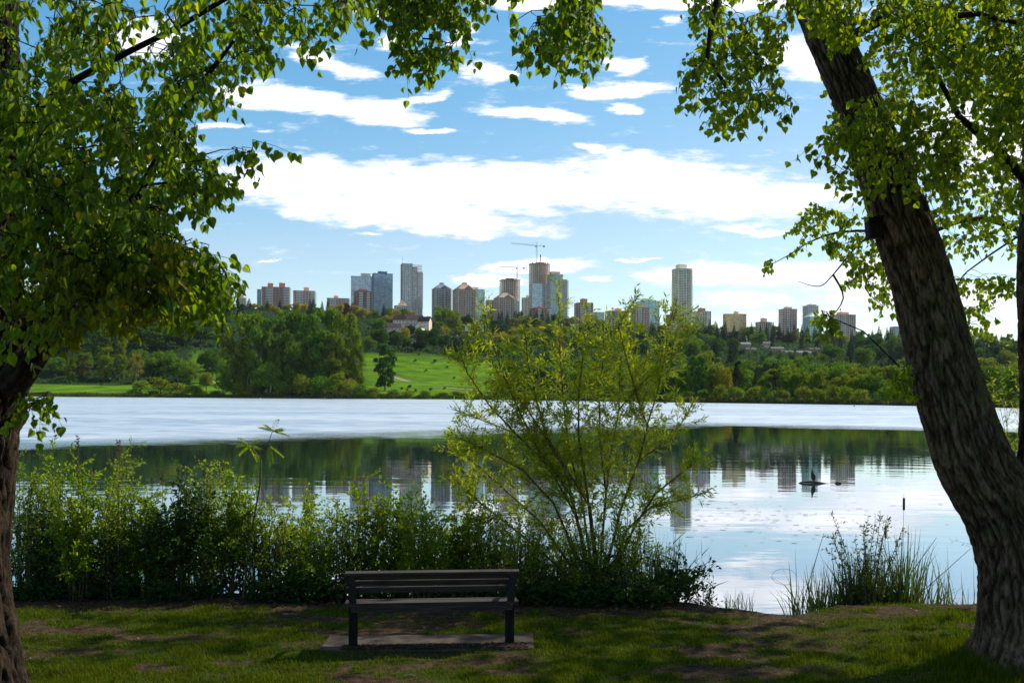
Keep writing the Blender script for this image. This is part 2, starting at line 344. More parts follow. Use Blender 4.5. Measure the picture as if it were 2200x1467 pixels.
ld_ = np.stack([np.cos(ang), np.sin(ang), 0 * ang], 1)
p0 = base - sd_ * w[:, None]; p1 = base + sd_ * w[:, None]; tip = base + ld_ * (hh * ln_)[:, None]; tip[:, 2] += hh
V = np.stack([p0, p1, tip], 1).reshape(-1, 3); Fc = np.arange(3 * n).reshape(-1, 3)
GM = leafmat('grass_blade', (.042, .066, .004), (.105, .145, .006), (.17, .165, .018), trans=.4, tcol=(1.3, 1.2, .3), rough=.7, spec=.05)
tag(np_mesh('grass', V, Fc, GM), kind='stuff')
# small litter lying on the bare earth
n = 26000; lx = (rg.random(n) * 2 - 1) * 6.3; ly = 8.5 + 4.2 * rg.random(n); k = rg.random(n) < dirt_np(lx, ly) * .9 + .05; lx, ly = lx[k], ly[k]
sx_ = rg.random(9000); sy_ = rg.random(9000); sx_ = -1.72 + 1.9 * sx_; sy_ = 10.10 + .17 * sy_ + .07 * (sx_ + .85)   # the drift of litter under the bench
pos = np.concatenate([np.stack([lx, ly, gz_np(lx, ly) + .006], 1), np.stack([sx_, sy_, .631 + .012 * rg.random(9000)], 1)])
m_ = len(pos); dr = np.stack([rg.normal(size=m_), rg.normal(size=m_), rg.normal(size=m_) * .15], 1); nn_ = np.stack([rg.normal(size=m_) * .5, rg.normal(size=m_) * .5, np.ones(m_)], 1)
V, Fc = stamp(BROAD, LANCE_F, pos, dr, nn_, .012 + .022 * rg.random(m_) ** 2)
tag(np_mesh('leaf_litter', V, Fc, leafmat('dry_leaf', (.035, .022, .012), (.09, .058, .03), (.22, .17, .11), trans=.05, rough=.9, rare=(.45, .42, .36))), kind='stuff')

# ------------------------------------------------------------------ lake
WMET = .40
def watermat():
    m = bpy.data.materials.new('lake_water'); m.use_nodes = True; t = m.node_tree; b = t.nodes['Principled BSDF']
    b.inputs['Base Color'].default_value = (.010, .022, .018, 1); b.inputs['IOR'].default_value = 1.5; b.inputs['Specular IOR Level'].default_value = .9
    tcn = nd(t, 'ShaderNodeTexCoord'); s = nd(t, 'ShaderNodeSeparateXYZ'); t.links.new(tcn.outputs['Object'], s.inputs[0])
    nb = nd(t, 'ShaderNodeTexNoise'); nb.inputs['Scale'].default_value = .09; nb.inputs['Detail'].default_value = 8; nb.inputs['Roughness'].default_value = .65; t.links.new(tcn.outputs['Object'], nb.inputs[0])
    x, y = s.outputs[0], s.outputs[1]
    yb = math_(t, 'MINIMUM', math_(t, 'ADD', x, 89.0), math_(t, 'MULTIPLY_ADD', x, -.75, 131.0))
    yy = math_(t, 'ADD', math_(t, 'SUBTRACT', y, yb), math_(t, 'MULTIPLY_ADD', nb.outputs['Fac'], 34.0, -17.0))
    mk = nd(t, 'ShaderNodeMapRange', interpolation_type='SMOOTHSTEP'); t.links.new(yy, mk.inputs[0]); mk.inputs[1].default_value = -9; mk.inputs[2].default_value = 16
    mc = nd(t, 'ShaderNodeMix', data_type='RGBA'); t.links.new(mk.outputs[0], mc.inputs[0]); mc.inputs[6].default_value = (.010, .022, .018, 1); mc.inputs[7].default_value = (.33, .37, .41, 1); t.links.new(mc.outputs[2], b.inputs['Base Color']); t.links.new(math_(t, 'MULTIPLY', mk.outputs[0], WMET), b.inputs['Metallic'])  # pale part-metallic base colour stands in for bright sky on the ruffled water
    st = nd(t, 'ShaderNodeMapping'); st.inputs['Scale'].default_value = (.006, .022, 1); t.links.new(tcn.outputs['Object'], st.inputs[0])
    ns = nd(t, 'ShaderNodeTexNoise'); ns.inputs['Scale'].default_value = 1; ns.inputs['Detail'].default_value = 4; t.links.new(st.outputs[0], ns.inputs[0])
    r = math_(t, 'MULTIPLY', mk.outputs[0], math_(t, 'MULTIPLY_ADD', ns.outputs['Fac'], .16, .26))
    t.links.new(math_(t, 'ADD', r, .018), b.inputs['Roughness'])
    def ripple(sc, detail, stretch):
        mp = nd(t, 'ShaderNodeMapping'); mp.inputs['Scale'].default_value = stretch; t.links.new(tcn.outputs['Object'], mp.inputs[0])
        q = nd(t, 'ShaderNodeTexNoise'); q.inputs['Scale'].default_value = sc; q.inputs['Detail'].default_value = detail; t.links.new(mp.outputs[0], q.inputs[0]); return q.outputs['Fac']
    a1 = ripple(.55, 3, (.6, 1.5, 1)); a2 = ripple(3.0, 4, (.7, 1.3, 1)); a3 = ripple(.10, 2, (1, 1, 1))
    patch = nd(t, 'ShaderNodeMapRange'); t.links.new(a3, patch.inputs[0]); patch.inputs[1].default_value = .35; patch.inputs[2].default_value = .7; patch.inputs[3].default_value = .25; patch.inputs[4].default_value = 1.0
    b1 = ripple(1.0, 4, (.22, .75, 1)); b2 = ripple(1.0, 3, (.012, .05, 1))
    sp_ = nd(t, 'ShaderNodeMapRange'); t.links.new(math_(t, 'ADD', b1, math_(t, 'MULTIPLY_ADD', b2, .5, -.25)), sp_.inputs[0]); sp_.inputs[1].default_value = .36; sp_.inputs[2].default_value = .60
    wc = nd(t, 'ShaderNodeMix', data_type='RGBA'); t.links.new(sp_.outputs[0], wc.inputs[0]); wc.inputs[6].default_value = (.25, .33, .39, 1); wc.inputs[7].default_value = (.68, .69, .68, 1)  # dark and pale ripple streaks: sky reflection painted into the base colour
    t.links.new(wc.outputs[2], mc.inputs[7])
    calm = math_(t, 'MULTIPLY', math_(t, 'ADD', math_(t, 'MULTIPLY', a1, .010), math_(t, 'MULTIPLY', a2, .0010)), patch.outputs[0])
    wind = math_(t, 'MULTIPLY', math_(t, 'MULTIPLY', math_(t, 'ADD', a1, a2), mk.outputs[0]), .11)
    bp = nd(t, 'ShaderNodeBump'); bp.inputs['Distance'].default_value = 1.0; bp.inputs['Strength'].default_value = 1.0
    t.links.new(math_(t, 'ADD', calm, wind), bp.inputs['Height']); t.links.new(bp.outputs[0], b.inputs['Normal'])
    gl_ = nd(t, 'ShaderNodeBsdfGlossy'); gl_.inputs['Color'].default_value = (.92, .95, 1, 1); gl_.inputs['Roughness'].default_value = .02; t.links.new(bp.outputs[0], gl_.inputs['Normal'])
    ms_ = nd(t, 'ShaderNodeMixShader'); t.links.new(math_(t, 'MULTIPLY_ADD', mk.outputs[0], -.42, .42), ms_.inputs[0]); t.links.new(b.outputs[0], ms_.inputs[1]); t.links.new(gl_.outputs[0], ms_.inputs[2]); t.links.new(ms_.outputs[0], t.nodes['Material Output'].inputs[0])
    return m
SHORE = [(-800, 800), (100, 760), (550, 720), (1000, 685), (1250, 590), (1500, 496), (1970, 376), (2200, 311), (2700, 260)]
SA = [((p - 1100) / F, y) for p, y in SHORE]
def shore(a): return float(np.interp(a, [q[0] for q in SA], [q[1] for q in SA]))
wv = []; wf = []
aa = np.linspace(-.95, .95, 60)
for a in aa:
    wv.append((a * 1500 if False else a * (shore(a) + 25), shore(a) + 25, 0))
m = MB(); pts = [(-60, 12.0)] + [(-760, 700)] + [(v_[0], v_[1]) for v_ in wv] + [(560, 330), (60, 12.0)]
m.add([(x, y, 0) for x, y in pts], [tuple(range(len(pts)))[::-1]])
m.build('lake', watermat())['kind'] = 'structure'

# ------------------------------------------------------------------ far terrain
CREST = [(-800, 190), (550, 170), (850, 152), (1100, 138), (1350, 124), (1600, 113), (1900, 106), (2200, 98), (2800, 90)]
GP = [(0, 0), (700, .0), (760, .02), (850, .06), (900, .15), (950, .26), (1100, .38), (1300, .55), (1600, .79), (1950, 1.0), (2300, 1.02), (3200, 1.0)]
def tz(a, Y):
    px = a * F + 1100; s = shore(a); t_ = Y - s
    z = -1.2 + sstep(t_, -6, 2) * 1.9 + max(0, min(t_, 60)) * .012
    z += interp(px, CREST) * interp(Y, GP) * sstep(t_, 0, 60)
    z += (mnoise.noise(Vector((a * Y * .012, Y * .012, 0))) * 2.5) * sstep(t_, 20, 200)
    return z
def txy(px, Y):
    a = (px - 1100) / F; return Vector((a * Y, Y, tz(a, Y)))
A_ = np.linspace(-.95, .95, 230); TT = [-8, -4, -2, 0, 2, 6, 12, 20, 30, 45, 60, 80, 100, 125, 150, 180, 210, 240, 280, 320, 370, 430, 500, 580, 670, 770, 880, 1000, 1120, 1250, 1400, 1600, 1900, 2400]
V = []; 
for tt in TT:
    for a in A_:
        Yq = shore(a) + tt; V.append((a * Yq, Yq, tz(a, Yq)))
na = len(A_); ii, jj = np.meshgrid(np.arange(na - 1), np.arange(len(TT) - 1)); b0 = (jj * na + ii).ravel()
HM = mat('meadow', (.050, .11, .006), (.115, .215, .010), rough=1.0, spec=.02, scale=.05, detail=10, stretch=(1, 2.6, 1), bump=.9, bscale=.35, c3=(.16, .21, .025))
hill = np_mesh('hill', np.array(V), np.stack([b0, b0 + 1, b0 + na + 1, b0 + na], 1), HM, smooth=True); hill['kind'] = 'structure'
def is_meadow(px, Y):
    m = sstep(px, 762, 790) * (1 - sstep(px, 1040, 1090)) * (1 - sstep(Y, 950, 985))
    m = max(m, (1 - sstep(px, 470, 500)) * sstep(px, -900, -850) * (1 - sstep(Y, 815, 835)))
    return max(m, sstep(px, 405, 420) * (1 - sstep(px, 490, 510)) * (1 - sstep(Y, 930, 960)))
t = HM.node_tree; at = nd(t, 'ShaderNodeAttribute', attribute_name='open'); al = hill.data.attributes.new('open', 'FLOAT', 'POINT')
al.data.foreach_set('value', np.array([is_meadow(v_[0] / v_[1] * F + 1100, v_[1]) for v_ in V], dtype=np.float32))
mm_ = nd(t, 'ShaderNodeMix', data_type='RGBA'); t.links.new(at.outputs['Fac'], mm_.inputs[0]); bs_ = t.nodes['Principled BSDF']; src = bs_.inputs['Base Color'].links[0].from_socket
t.links.new(src, mm_.inputs[7]); mm_.inputs[6].default_value = (.018, .035, .010, 1); t.links.new(mm_.outputs[2], bs_.inputs['Base Color'])
# gravel paths across the meadow, laid just proud of it
PM = mat('path_gravel', (.22, .17, .11), (.30, .24, .17), rough=.95, scale=.5)
def path(px_y, w):
    m = MB(); pts = []
    for (p0, y0), (p1, y1) in zip(px_y, px_y[1:]):
        for k in range(8):
            f = k / 8; pts.append((p0 + (p1 - p0) * f, y0 + (y1 - y0) * f))
    vs = []
    for p, y in pts:
        c = txy(p, y); a = (p - 1100) / F
        for dy in (-w, w):
            vs.append((a * (y + dy), y + dy, tz(a, y + dy) + .22))
    m.add(vs, [(2 * i, 2 * i + 2, 2 * i + 3, 2 * i + 1) for i in range(len(pts) - 1)])
    return m
path([(770, 905), (830, 890), (880, 868), (935, 838), (990, 815), (1040, 805)], 3.4).build('path', PM)['kind'] = 'structure'
FB = [(800, 922), (825, 905), (870, 884), (925, 858), (985, 830), (1040, 818)]
path([(395, 905), (430, 880), (470, 845), (520, 830)], 2.5).build('path', PM)['kind'] = 'structure'
# low scrub under and between the far trees, one mass nobody could count
r = np.random.default_rng(18); n = 42000; a = r.uniform(-.62, .62, n); Yq = 320 + 1680 * r.random(n) ** 1.0
s_ = np.interp(a, [q[0] for q in SA], [q[1] for q in SA]); pxq = a * F + 1100
k = (Yq > s_ + 12) & np.array([is_meadow(p_, y_) < r.random() * .9 + .05 for p_, y_ in zip(pxq, Yq)]); a, Yq = a[k], Yq[k]; n = len(a)
z = np.array([tz(a_, y_) for a_, y_ in zip(a, Yq)]); hs_ = 1 + 6.5 * fbm(a * Yq * .05, Yq * .05, 9) ** 2 * 1.6
pos = np.stack([a * Yq, Yq, z + r.random(n) * hs_], 1); pos = np.repeat(pos, 2, 0) + r.normal(size=(2 * n, 3)) * 1.2; n *= 2
V, Fc = stamp(np.array([(-.5, 0, 0), (0, -.45, .08), (.5, 0, 0), (0, .55, .08)]), np.array([(0, 1, 2, 3)]), pos, r.normal(size=(n, 3)), r.normal(size=(n, 3)) * .7 + np.array([0, -.4, 1.]), 1.6 + 1.8 * r.random(n))
tag(np_mesh('woodland_scrub', V, Fc, leafmat('scrub_leaf', (.022, .055, .012), (.045, .10, .016), (.08, .13, .02), trans=.3, rough=.8, spec=.04)), kind='stuff')
# rough lakeside grass along the far shore
r = np.random.default_rng(8); n = 26000
a = (r.random(n) * 1.7 - .85) * .75; s_ = np.interp(a, [q[0] for q in SA], [q[1] for q in SA]); Yq = s_ + 1 + 16 * r.random(n) ** 1.3
z = np.array([tz(a_, y_) for a_, y_ in zip(a, Yq)])
pos = np.stack([a * Yq, Yq, z - .2], 1); hgt = (.9 + 1.5 * r.random(n)) * (.6 + .9 * vnoise(a * 90, Yq * .02, 4))
V, Fc = stamp(np.array([(-.35, 0, 0), (.35, 0, 0), (.18, 1, .1), (-.12, .9, .1)]), np.array([(0, 1, 2, 3)]), pos, np.stack([r.normal(size=n) * .3, r.normal(size=n) * .3, np.ones(n)], 1), np.stack([r.normal(size=n) * .6, -np.ones(n), r.normal(size=n) * .4], 1), hgt)
tag(np_mesh('lakeside_grass', V, Fc, leafmat('shore_sedge', (.055, .065, .018), (.10, .115, .03), (.11, .07, .035), trans=.3)), kind='stuff')

# ------------------------------------------------------------------ far trees: one prototype crown per kind, copies with their own size, turn and colour
FM = leafmat('far_foliage', (.6, .65, .6), (1.3, 1.35, 1.1), (1.6, 1.6, .9), trans=.4, tcol=(1.3, 1.2, .4), rough=.8, spec=.04, objcol=True)
TM = mat('far_bark', (.05, .04, .03), (.12, .10, .08), rough=.9, scale=6)
QT = np.array([(-.5, 0, 0), (0, -.45, .08), (.5, 0, 0), (0, .55, .08)]); QF = np.array([(0, 1, 2, 3)])
def crown(kind, seed):
    r = np.random.default_rng(seed)
    if kind == 'conifer':
        n = 3000; z = 1 - np.sqrt(r.random(n)) * .95; tier = np.floor(z * 13 + r.random(n) * .3) / 13
        rad = .5 * (1 - z) ** .85 * (.55 + .45 * ((z - tier) * -13 + 1)) * (.35 + .65 * r.random(n) ** .5) + .012; th = r.random(n) * 2 * np.pi
        rad *= 1 + .22 * np.sin(th * 5 + tier * 40)
        pos = np.stack([np.cos(th) * rad, np.sin(th) * rad, z], 1); d = np.stack([np.cos(th), np.sin(th), -.35 + 0 * th], 1) + r.normal(size=(n, 3)) * .25
        nn = np.array([0, 0, 1.]) + r.normal(size=(n, 3)) * .4
        return stamp(QT * np.array([.7, 1.3, 1]), QF, pos, d, nn, .035 + .03 * r.random(n) * (1.2 - z))
    cfg = dict(round=(34, 4600, .038), tall=(56, 7500, .036), column=(26, 2200, .05), pine=(16, 1500, .040), shrub=(16, 1500, .055), wispy=(26, 1500, .035))[kind]
    nl, n, s = cfg; C = []
    for i in range(nl):
        th = r.random() * 2 * np.pi; q = r.random()
        if kind == 'round': z = .26 + .56 * q; R_ = .33 * math.sin(math.pi * min(.97, max(.12, (z - .05) / 1.02))) ** .6 * r.random() ** .4; rl = .10 + .09 * r.random()
        elif kind == 'tall': z = .07 + .83 * q; R_ = .36 * (math.sin(math.pi * (.14 + .72 * z)) ** .8) * r.random() ** .4; rl = (.06 + .055 * r.random())
        elif kind == 'column': z = .08 + .84 * q; R_ = .28 * math.sin(math.pi * (.1 + .84 * z)) ** .7 * r.random(); rl = .09
        elif kind == 'pine': z = .50 + .44 * q; R_ = .36 * r.random() ** .6 * (1.3 - z); rl = .07 + .05 * r.random()
        elif kind == 'shrub': z = .18 + .58 * q; R_ = .36 * math.sqrt(max(.05, 1 - z)) * r.random() ** .4; rl = .16 + .1 * r.random()
        else: z = .25 + .65 * q; R_ = .33 * r.random() ** .5; rl = .09
        C.append((math.cos(th) * R_, math.sin(th) * R_, z, rl))
    C = np.array(C); k = r.integers(0, nl, n); dirn = nrm(r.normal(size=(n, 3))); dirn[:, 2] = np.where(dirn[:, 2] < -.3, -dirn[:, 2], dirn[:, 2])
    rr = C[k, 3] * (.55 + .5 * r.random(n) ** .5)
    sz = np.array([1, 1, 1.0 if kind in ('round', 'shrub') else .8])
    pos = C[k, :3] + dirn * rr[:, None] * sz
    # stray twigs that break the outline
    m = r.random(n) < .10; pos[m] += dirn[m] * (C[k[m], 3] * .45 * r.random(m.sum()))[:, None]
    nn = dirn + r.normal(size=(n, 3)) * .55; d = r.normal(size=(n, 3))
    if kind == 'wispy': d = np.array([0, 0, 1.]) + r.normal(size=(n, 3)) * .3; return stamp(QT * np.array([.35, 2.6, 1]), QF, pos, d, nn, s * (.6 + .8 * r.random(n)))
    return stamp(QT, QF, pos, d, nn, s * (.6 + .9 * r.random(n)))
def trunkm(kind, seed):
    rr = random.Random(seed); m = MB(); top = {'conifer': .95, 'pine': .85, 'column': .8}.get(kind, .7); r0 = {'conifer': .022, 'column': .05, 'shrub': .02, 'pine': .022}.get(kind, .028)
    lean = .10 if kind == 'pine' else .02
    pts = [(rr.uniform(-1, 1) * .01 + lean * (i / 5) ** 2, rr.uniform(-1, 1) * .01, -.03 + (top + .03) * i / 5) for i in range(6)]
    m.tube(pts, [r0 * (1 - .14 * i) for i in range(6)], 6)
    if kind != 'conifer':
        for i in range(7):
            z = rr.uniform(.3, .6) if kind != 'shrub' else rr.uniform(.02, .2); th = rr.random() * 6.28; L = rr.uniform(.2, .34)
            m.tube([(0, 0, z), (math.cos(th) * L * .5, math.sin(th) * L * .5, z + L * .45), (math.cos(th) * L, math.sin(th) * L, z + L * .8)], [r0 * .45, r0 * .3, r0 * .12], 4)
    return m
PROTO = {}
def proto(kind):
    if kind not in PROTO:
        L = []
        for s in range(3):
            V, Fc = crown(kind, 11 + s * 7 + len(kind)); c = np_mesh('crown', V, Fc, FM); tr = trunkm(kind, s).build('trunk', TM, origin=(0, 0, 0))
            L.append((c.data, tr.data)); bpy.data.objects.remove(c); bpy.data.objects.remove(tr)
        PROTO[kind] = L
    return PROTO[kind]
COLR = dict(olive=(.145, .195, .012), mid=(.09, .165, .014), deep=(.045, .10, .016), dark=(.016, .036, .022), yellow=(.26, .23, .022), lime=(.13, .20, .02), khaki=(.17, .20, .020),
            brown=(.13, .14, .035), red=(.10, .018, .022), blue=(.028, .062, .034), pine=(.030, .034, .018), grey=(.17, .14, .12), gold=(.26, .22, .04))
CW = dict(olive='olive', mid='green', deep='deep green', dark='dark', yellow='yellow', lime='lime', khaki='khaki', brown='brownish', red='dark red',
          blue='bluish', pine='blackish', grey='greyish', gold='golden')
KW = dict(round='rounded tree', tall='tall tree', conifer='conifer', column='narrow poplar', pine='pine', shrub='bush', wispy='twiggy young tree')
NAME = dict(round='broadleaf_tree', tall='cottonwood_tree', conifer='conifer_tree', column='poplar_tree', pine='pine_tree', shrub='bush', wispy='young_tree')
CAT = dict(round='tree', tall='tree', conifer='conifer', column='poplar', pine='pine tree', shrub='bush', wispy='young tree')
LAND = []          # (px, words) landmarks that far-tree labels point to, filled by the towers
FT = []
ftr = random.Random(5)
def ft(kind, px, top, wpx, Y, col, hm=None, own=None):
    FT.append((kind, px, top, wpx, Y, col, hm, own))
def make_trees():
    seen = {}
    recs = []
    for (kind, px, top, wpx, Y, col, hm, own) in FT:
        b = txy(px, Y); h = hm if hm else P(px, top, Y).z - b.z
        h = max(h, 2.0); w = wpx / F * Y
        # height of the base in the picture decides the zone words
        if own: lab = own; grp = None
        else:
            L = min(LAND, key=lambda q: abs(q[0] - px)); side = 'left of' if px < L[0] - 7 else ('right of' if px > L[0] + 7 else 'below')
            s = shore((px - 1100) / F); t_ = Y - s
            zone = 'at the far shore' if t_ < 90 else ('low on the hill' if Y < 950 else ('midway uphill' if Y < 1300 else ('high uphill' if Y < 1650 else 'on the crest')))
            lab = f"{CW[col]} {KW[kind]} {zone} {side} {L[1]}"; grp = None
        recs.append((kind, b, w, h, col, lab))
        seen[lab] = seen.get(lab, 0) + 1
    for kind, b, w, h, col, lab in recs:
        pr = proto(kind)[ftr.randrange(3)]
        grp = {'conifer': 'dark conifers on the far hillside', 'shrub': 'bushes along the far shore', 'column': 'row of poplars on the hillside'}.get(kind, 'trees on the far side of the lake')
        if seen[lab] > 1: grp = lab
        e = empty(NAME[kind], b - Vector((0, 0, .3)), lab, CAT[kind], grp, rz=ftr.random() * 6.28)
        e.scale = (w, w, h + .3)
        for nme, me in (('crown', pr[0]), ('trunk', pr[1])):
            o = bpy.data.objects.new(nme, me); COL.objects.link(o); o.parent = e
            c = COLR[col]; j = ftr.uniform(.85, 1.18); o.color = (c[0] * j * ftr.uniform(.9, 1.1), c[1] * j, c[2] * j, 1)
# --- the wood on the left shore
for px, top, w, Y in [(505, 690, 90, 742), (535, 668, 95, 752), (585, 674, 95, 748), (622, 662, 90, 760), (660, 670, 90, 750), (705, 658, 95, 762), (742, 668, 80, 752), (762, 706, 50, 742), (560, 700, 80, 735), (685, 700, 85, 738), (625, 706, 80, 736), (725, 712, 70, 736)]:
    ft('tall', px, top, w, Y, 'olive' if px < 560 or px > 720 else 'mid')
ft('round', 575, 775, 78, 728, 'lime', own='round yellow green tree at the water edge before the tall left wood')
ft('tall', 827, 737, 62, 790, 'deep', own='lone dark oval tree standing on the edge of the bright meadow')
for i, (px, top, w, c) in enumerate([(480, 800, 50, 'mid'), (515, 815, 44, 'olive'), (540, 822, 40, 'khaki'), (612, 812, 60, 'mid'), (650, 796, 60, 'olive'), (690, 800, 60, 'mid'), (722, 792, 56, 'olive'), (752, 808, 50, 'khaki'), (775, 822, 46, 'mid'), (800, 830, 44, 'olive'), (845, 834, 40, 'mid'), (880, 836, 44, 'olive'), (915, 838, 40, 'mid'), (950, 840, 44, 'khaki'), (985, 838, 44, 'olive'), (1020, 838, 44, 'mid')]):
    ft('shrub', px, top, w, shore((px - 1100) / F) + 8, c)
for px, top, w, c, k, Y in [(60, 690, 110, 'deep', 'round', 900), (120, 700, 90, 'mid', 'round', 930), (170, 690, 80, 'deep', 'round', 950), (215, 680, 60, 'mid', 'tall', 900), (250, 675, 55, 'olive', 'tall', 905), (290, 700, 70, 'deep', 'round', 980), (335, 700, 70, 'mid', 'tall', 950),
                            (380, 705, 70, 'deep', 'round', 960), (430, 700, 70, 'deep', 'round', 1000), (470, 710, 60, 'mid', 'round', 990), (120, 765, 50, 'mid', 'round', 870), (180, 760, 44, 'brown', 'tall', 865), (225, 745, 50, 'olive', 'tall', 862), (260, 760, 40, 'olive', 'tall', 860), (350, 752, 70, 'mid', 'round', 850), (385, 765, 50, 'mid', 'round', 845), (455, 750, 46, 'deep', 'round', 850), (490, 770, 50, 'mid', 'round', 835), (330, 770, 50, 'deep', 'round', 850)]:
    ft(k, px, top, w, Y, c)
ft('wispy', 291, 757, 46, 830, 'gold', own='pale golden twiggy willow on the left lakeside meadow')
ft('round', 408, 773, 50, 800, 'lime', own='round lime green tree left of the meadow path at the lake')
ft('round', 443, 798, 38, 775, 'khaki', own='small spreading pale tree on the left shore by the path foot')
for px, top, w, c in [(300, 815, 50, 'olive'), (345, 806, 60, 'olive'), (380, 818, 60, 'khaki'), (420, 826, 60, 'mid'), (330, 838, 36, 'brown'), (465, 838, 40, 'brown'), (170, 842, 40, 'brown'), (540, 838, 34, 'mid')]:
    ft('shrub', px, top, w, shore((px - 1100) / F) + 14, c)
# --- crest behind the left wood
for px, top, w, c, k in [(522, 655, 30, 'dark', 'conifer'), (534, 640, 20, 'dark', 'conifer'), (545, 650, 30, 'yellow', 'round'), (560, 655, 20, 'dark', 'conifer'), (573, 642, 12, 'dark', 'conifer'), (575, 650, 26, 'gold', 'round'), (592, 655, 30, 'yellow', 'round'), (600, 642, 16, 'dark', 'conifer'), (615, 652, 28, 'yellow', 'round'), (635, 650, 24, 'gold', 'round'), (650, 652, 30, 'yellow', 'round'),
                         (665, 641, 22, 'dark', 'conifer'), (672, 640, 20, 'dark', 'conifer'), (682, 660, 32, 'lime', 'round'), (691, 645, 14, 'dark', 'conifer'), (703, 640, 14, 'dark', 'conifer'), (712, 655, 24, 'yellow', 'round'), (728, 648, 28, 'gold', 'round'), (742, 650, 30, 'red', 'round'), (757, 648, 20, 'dark', 'conifer'), (762, 655, 26, 'gold', 'round'), (775, 660, 32, 'yellow', 'round'), (790, 668, 24, 'yellow', 'round'), (805, 664, 28, 'lime', 'round'),
                         (824, 652, 20, 'dark', 'conifer'), (838, 660, 30, 'mid', 'round'), (850, 665, 30, 'yellow', 'round'), (868, 662, 30, 'mid', 'round'), (885, 668, 24, 'gold', 'round')]:
    ft(k, px, top, w, 1600 + ftr.uniform(-120, 150), c)
for px, top, w, c, Y in [(810, 684, 44, 'mid', 1250), (835, 676, 40, 'gold', 1330), (925, 690, 34, 'dark', 1300), (950, 655, 46, 'lime', 1350), (975, 664, 44, 'olive', 1320), (1000, 672, 36, 'deep', 1380), (1020, 690, 30, 'gold', 1200), (985, 700, 30, 'brown', 1150), (955, 700, 26, 'yellow', 1150), (945, 690, 26, 'olive', 1250), (1000, 715, 36, 'deep', 1050),
                         (815, 705, 50, 'deep', 1010), (848, 712, 46, 'deep', 990), (875, 720, 34, 'mid', 1000), (905, 706, 40, 'deep', 1010), (930, 702, 50, 'deep', 1020), (955, 716, 44, 'deep', 1000), (980, 722, 40, 'blue', 985), (1010, 728, 42, 'deep', 960), (1040, 724, 46, 'deep', 960), (900, 730, 34, 'dark', 985), (795, 724, 36, 'mid', 980), (870, 700, 22, 'yellow', 1100), (898, 698, 18, 'yellow', 1120), (840, 706, 24, 'dark', 1080), (880, 694, 30, 'dark', 1150), (1070, 735, 44, 'mid', 950), (1100, 745, 44, 'mid', 930)]:
    ft('round', px, top, w, Y, c)
# --- filling the hillside
rng_ = random.Random(17)
def fill(p0, p1, Y, step, hm, cols, conifer=.2, skip=()):
    p = p0 + rng_.uniform(0, step)
    while p < p1:
        if not any(a <= p <= b for a, b in skip):
            k = 'conifer' if rng_.random() < conifer else rng_.choice(['round', 'round', 'round', 'tall'])
            h = rng_.uniform(*hm) * (1.1 if k == 'conifer' else 1)
            wm = h * (rng_.uniform(.34, .46) if k == 'conifer' else (rng_.uniform(.5, .65) if k == 'tall' else rng_.uniform(.85, 1.25)))
            Yq = Y + rng_.uniform(-.04, .04) * Y
            c = 'dark' if k == 'conifer' else rng_.choice(cols)
            ft(k, p, 0, wm / Yq * F, Yq, c, hm=h)
        p += step * rng_.uniform(.75, 1.3)
CG = ['mid', 'deep', 'mid', 'olive', 'blue', 'deep']
for Y, st, hm in [(1420, 27, (18, 27)), (1620, 23, (19, 28)), (1840, 19, (19, 30))]:
    fill(1030, 2240, Y, st, hm, CG + ['khaki', 'brown', 'yellow'][: (2 if Y > 1500 else 1)], .5)
for Y, st in [(1020, 34), (1180, 30)]: fill(1060, 1500, Y, st, (21, 29), CG + ['yellow', 'khaki'], .15)
for Y, st in [(1000, 30), (1120, 30), (1250, 28)]: fill(1480, 2240, Y, st, (18, 27), CG, .3, skip=((1578, 1775),))
fill(1578, 1775, 1010, 30, (9, 13), CG, .2)
for Y, st in [(690, 42), (780, 38), (880, 34)]: fill(1090, 2240, Y, st, (20, 27), CG + ['olive', 'khaki'], .06)
for Y, st in [(540, 50), (610, 46)]: fill(1250, 2240, Y, st, (16, 22), ['olive', 'khaki', 'khaki', 'mid', 'lime', 'mid', 'olive'], .03)
fill(-60, 500, 1150, 34, (26, 38), CG, .2); fill(-60, 420, 1000, 36, (24, 34), CG, .1); fill(60, 520, 1350, 30, (24, 34), CG, .3); fill(60, 520, 880, 44, (14, 24), CG, .0)
fill(1560, 1790, 1150, 26, (6, 9), CG, .1)
for p0, p1 in ((1044, 1210), (1478, 1570), (1600, 1800), (1860, 1990)): fill(p0, p1, 1640, 15, (24, 33), CG, 1.0)
# --- shore belt on the right
for px, top, w, c, k in [(1500, 760, 60, 'deep', 'tall'), (1555, 790, 50, 'khaki', 'tall'), (1530, 786, 36, 'olive', 'tall'), (1560, 786, 34, 'yellow', 'round'), (1640, 800, 40, 'mid', 'round'), (1700, 790, 60, 'mid', 'round'), (1720, 800, 50, 'olive', 'tall'), (1757, 782, 54, 'khaki', 'round'), (1800, 800, 60, 'khaki', 'round'), (1835, 800, 50, 'olive', 'round'), (1875, 800, 70, 'mid', 'round'), (1935, 815, 60, 'olive', 'round'), (1470, 790, 50, 'mid', 'tall'), (1430, 800, 60, 'deep', 'round'), (1390, 806, 50, 'olive', 'round'), (1330, 812, 50, 'olive', 'round'),
                         (2000, 800, 70, 'mid', 'round'), (2060, 790, 70, 'mid', 'round'), (2120, 785, 70, 'deep', 'round'), (2190, 780, 80, 'mid', 'round')]:
    ft(k, px, top, w, shore((px - 1100) / F) + ftr.uniform(22, 40), c)
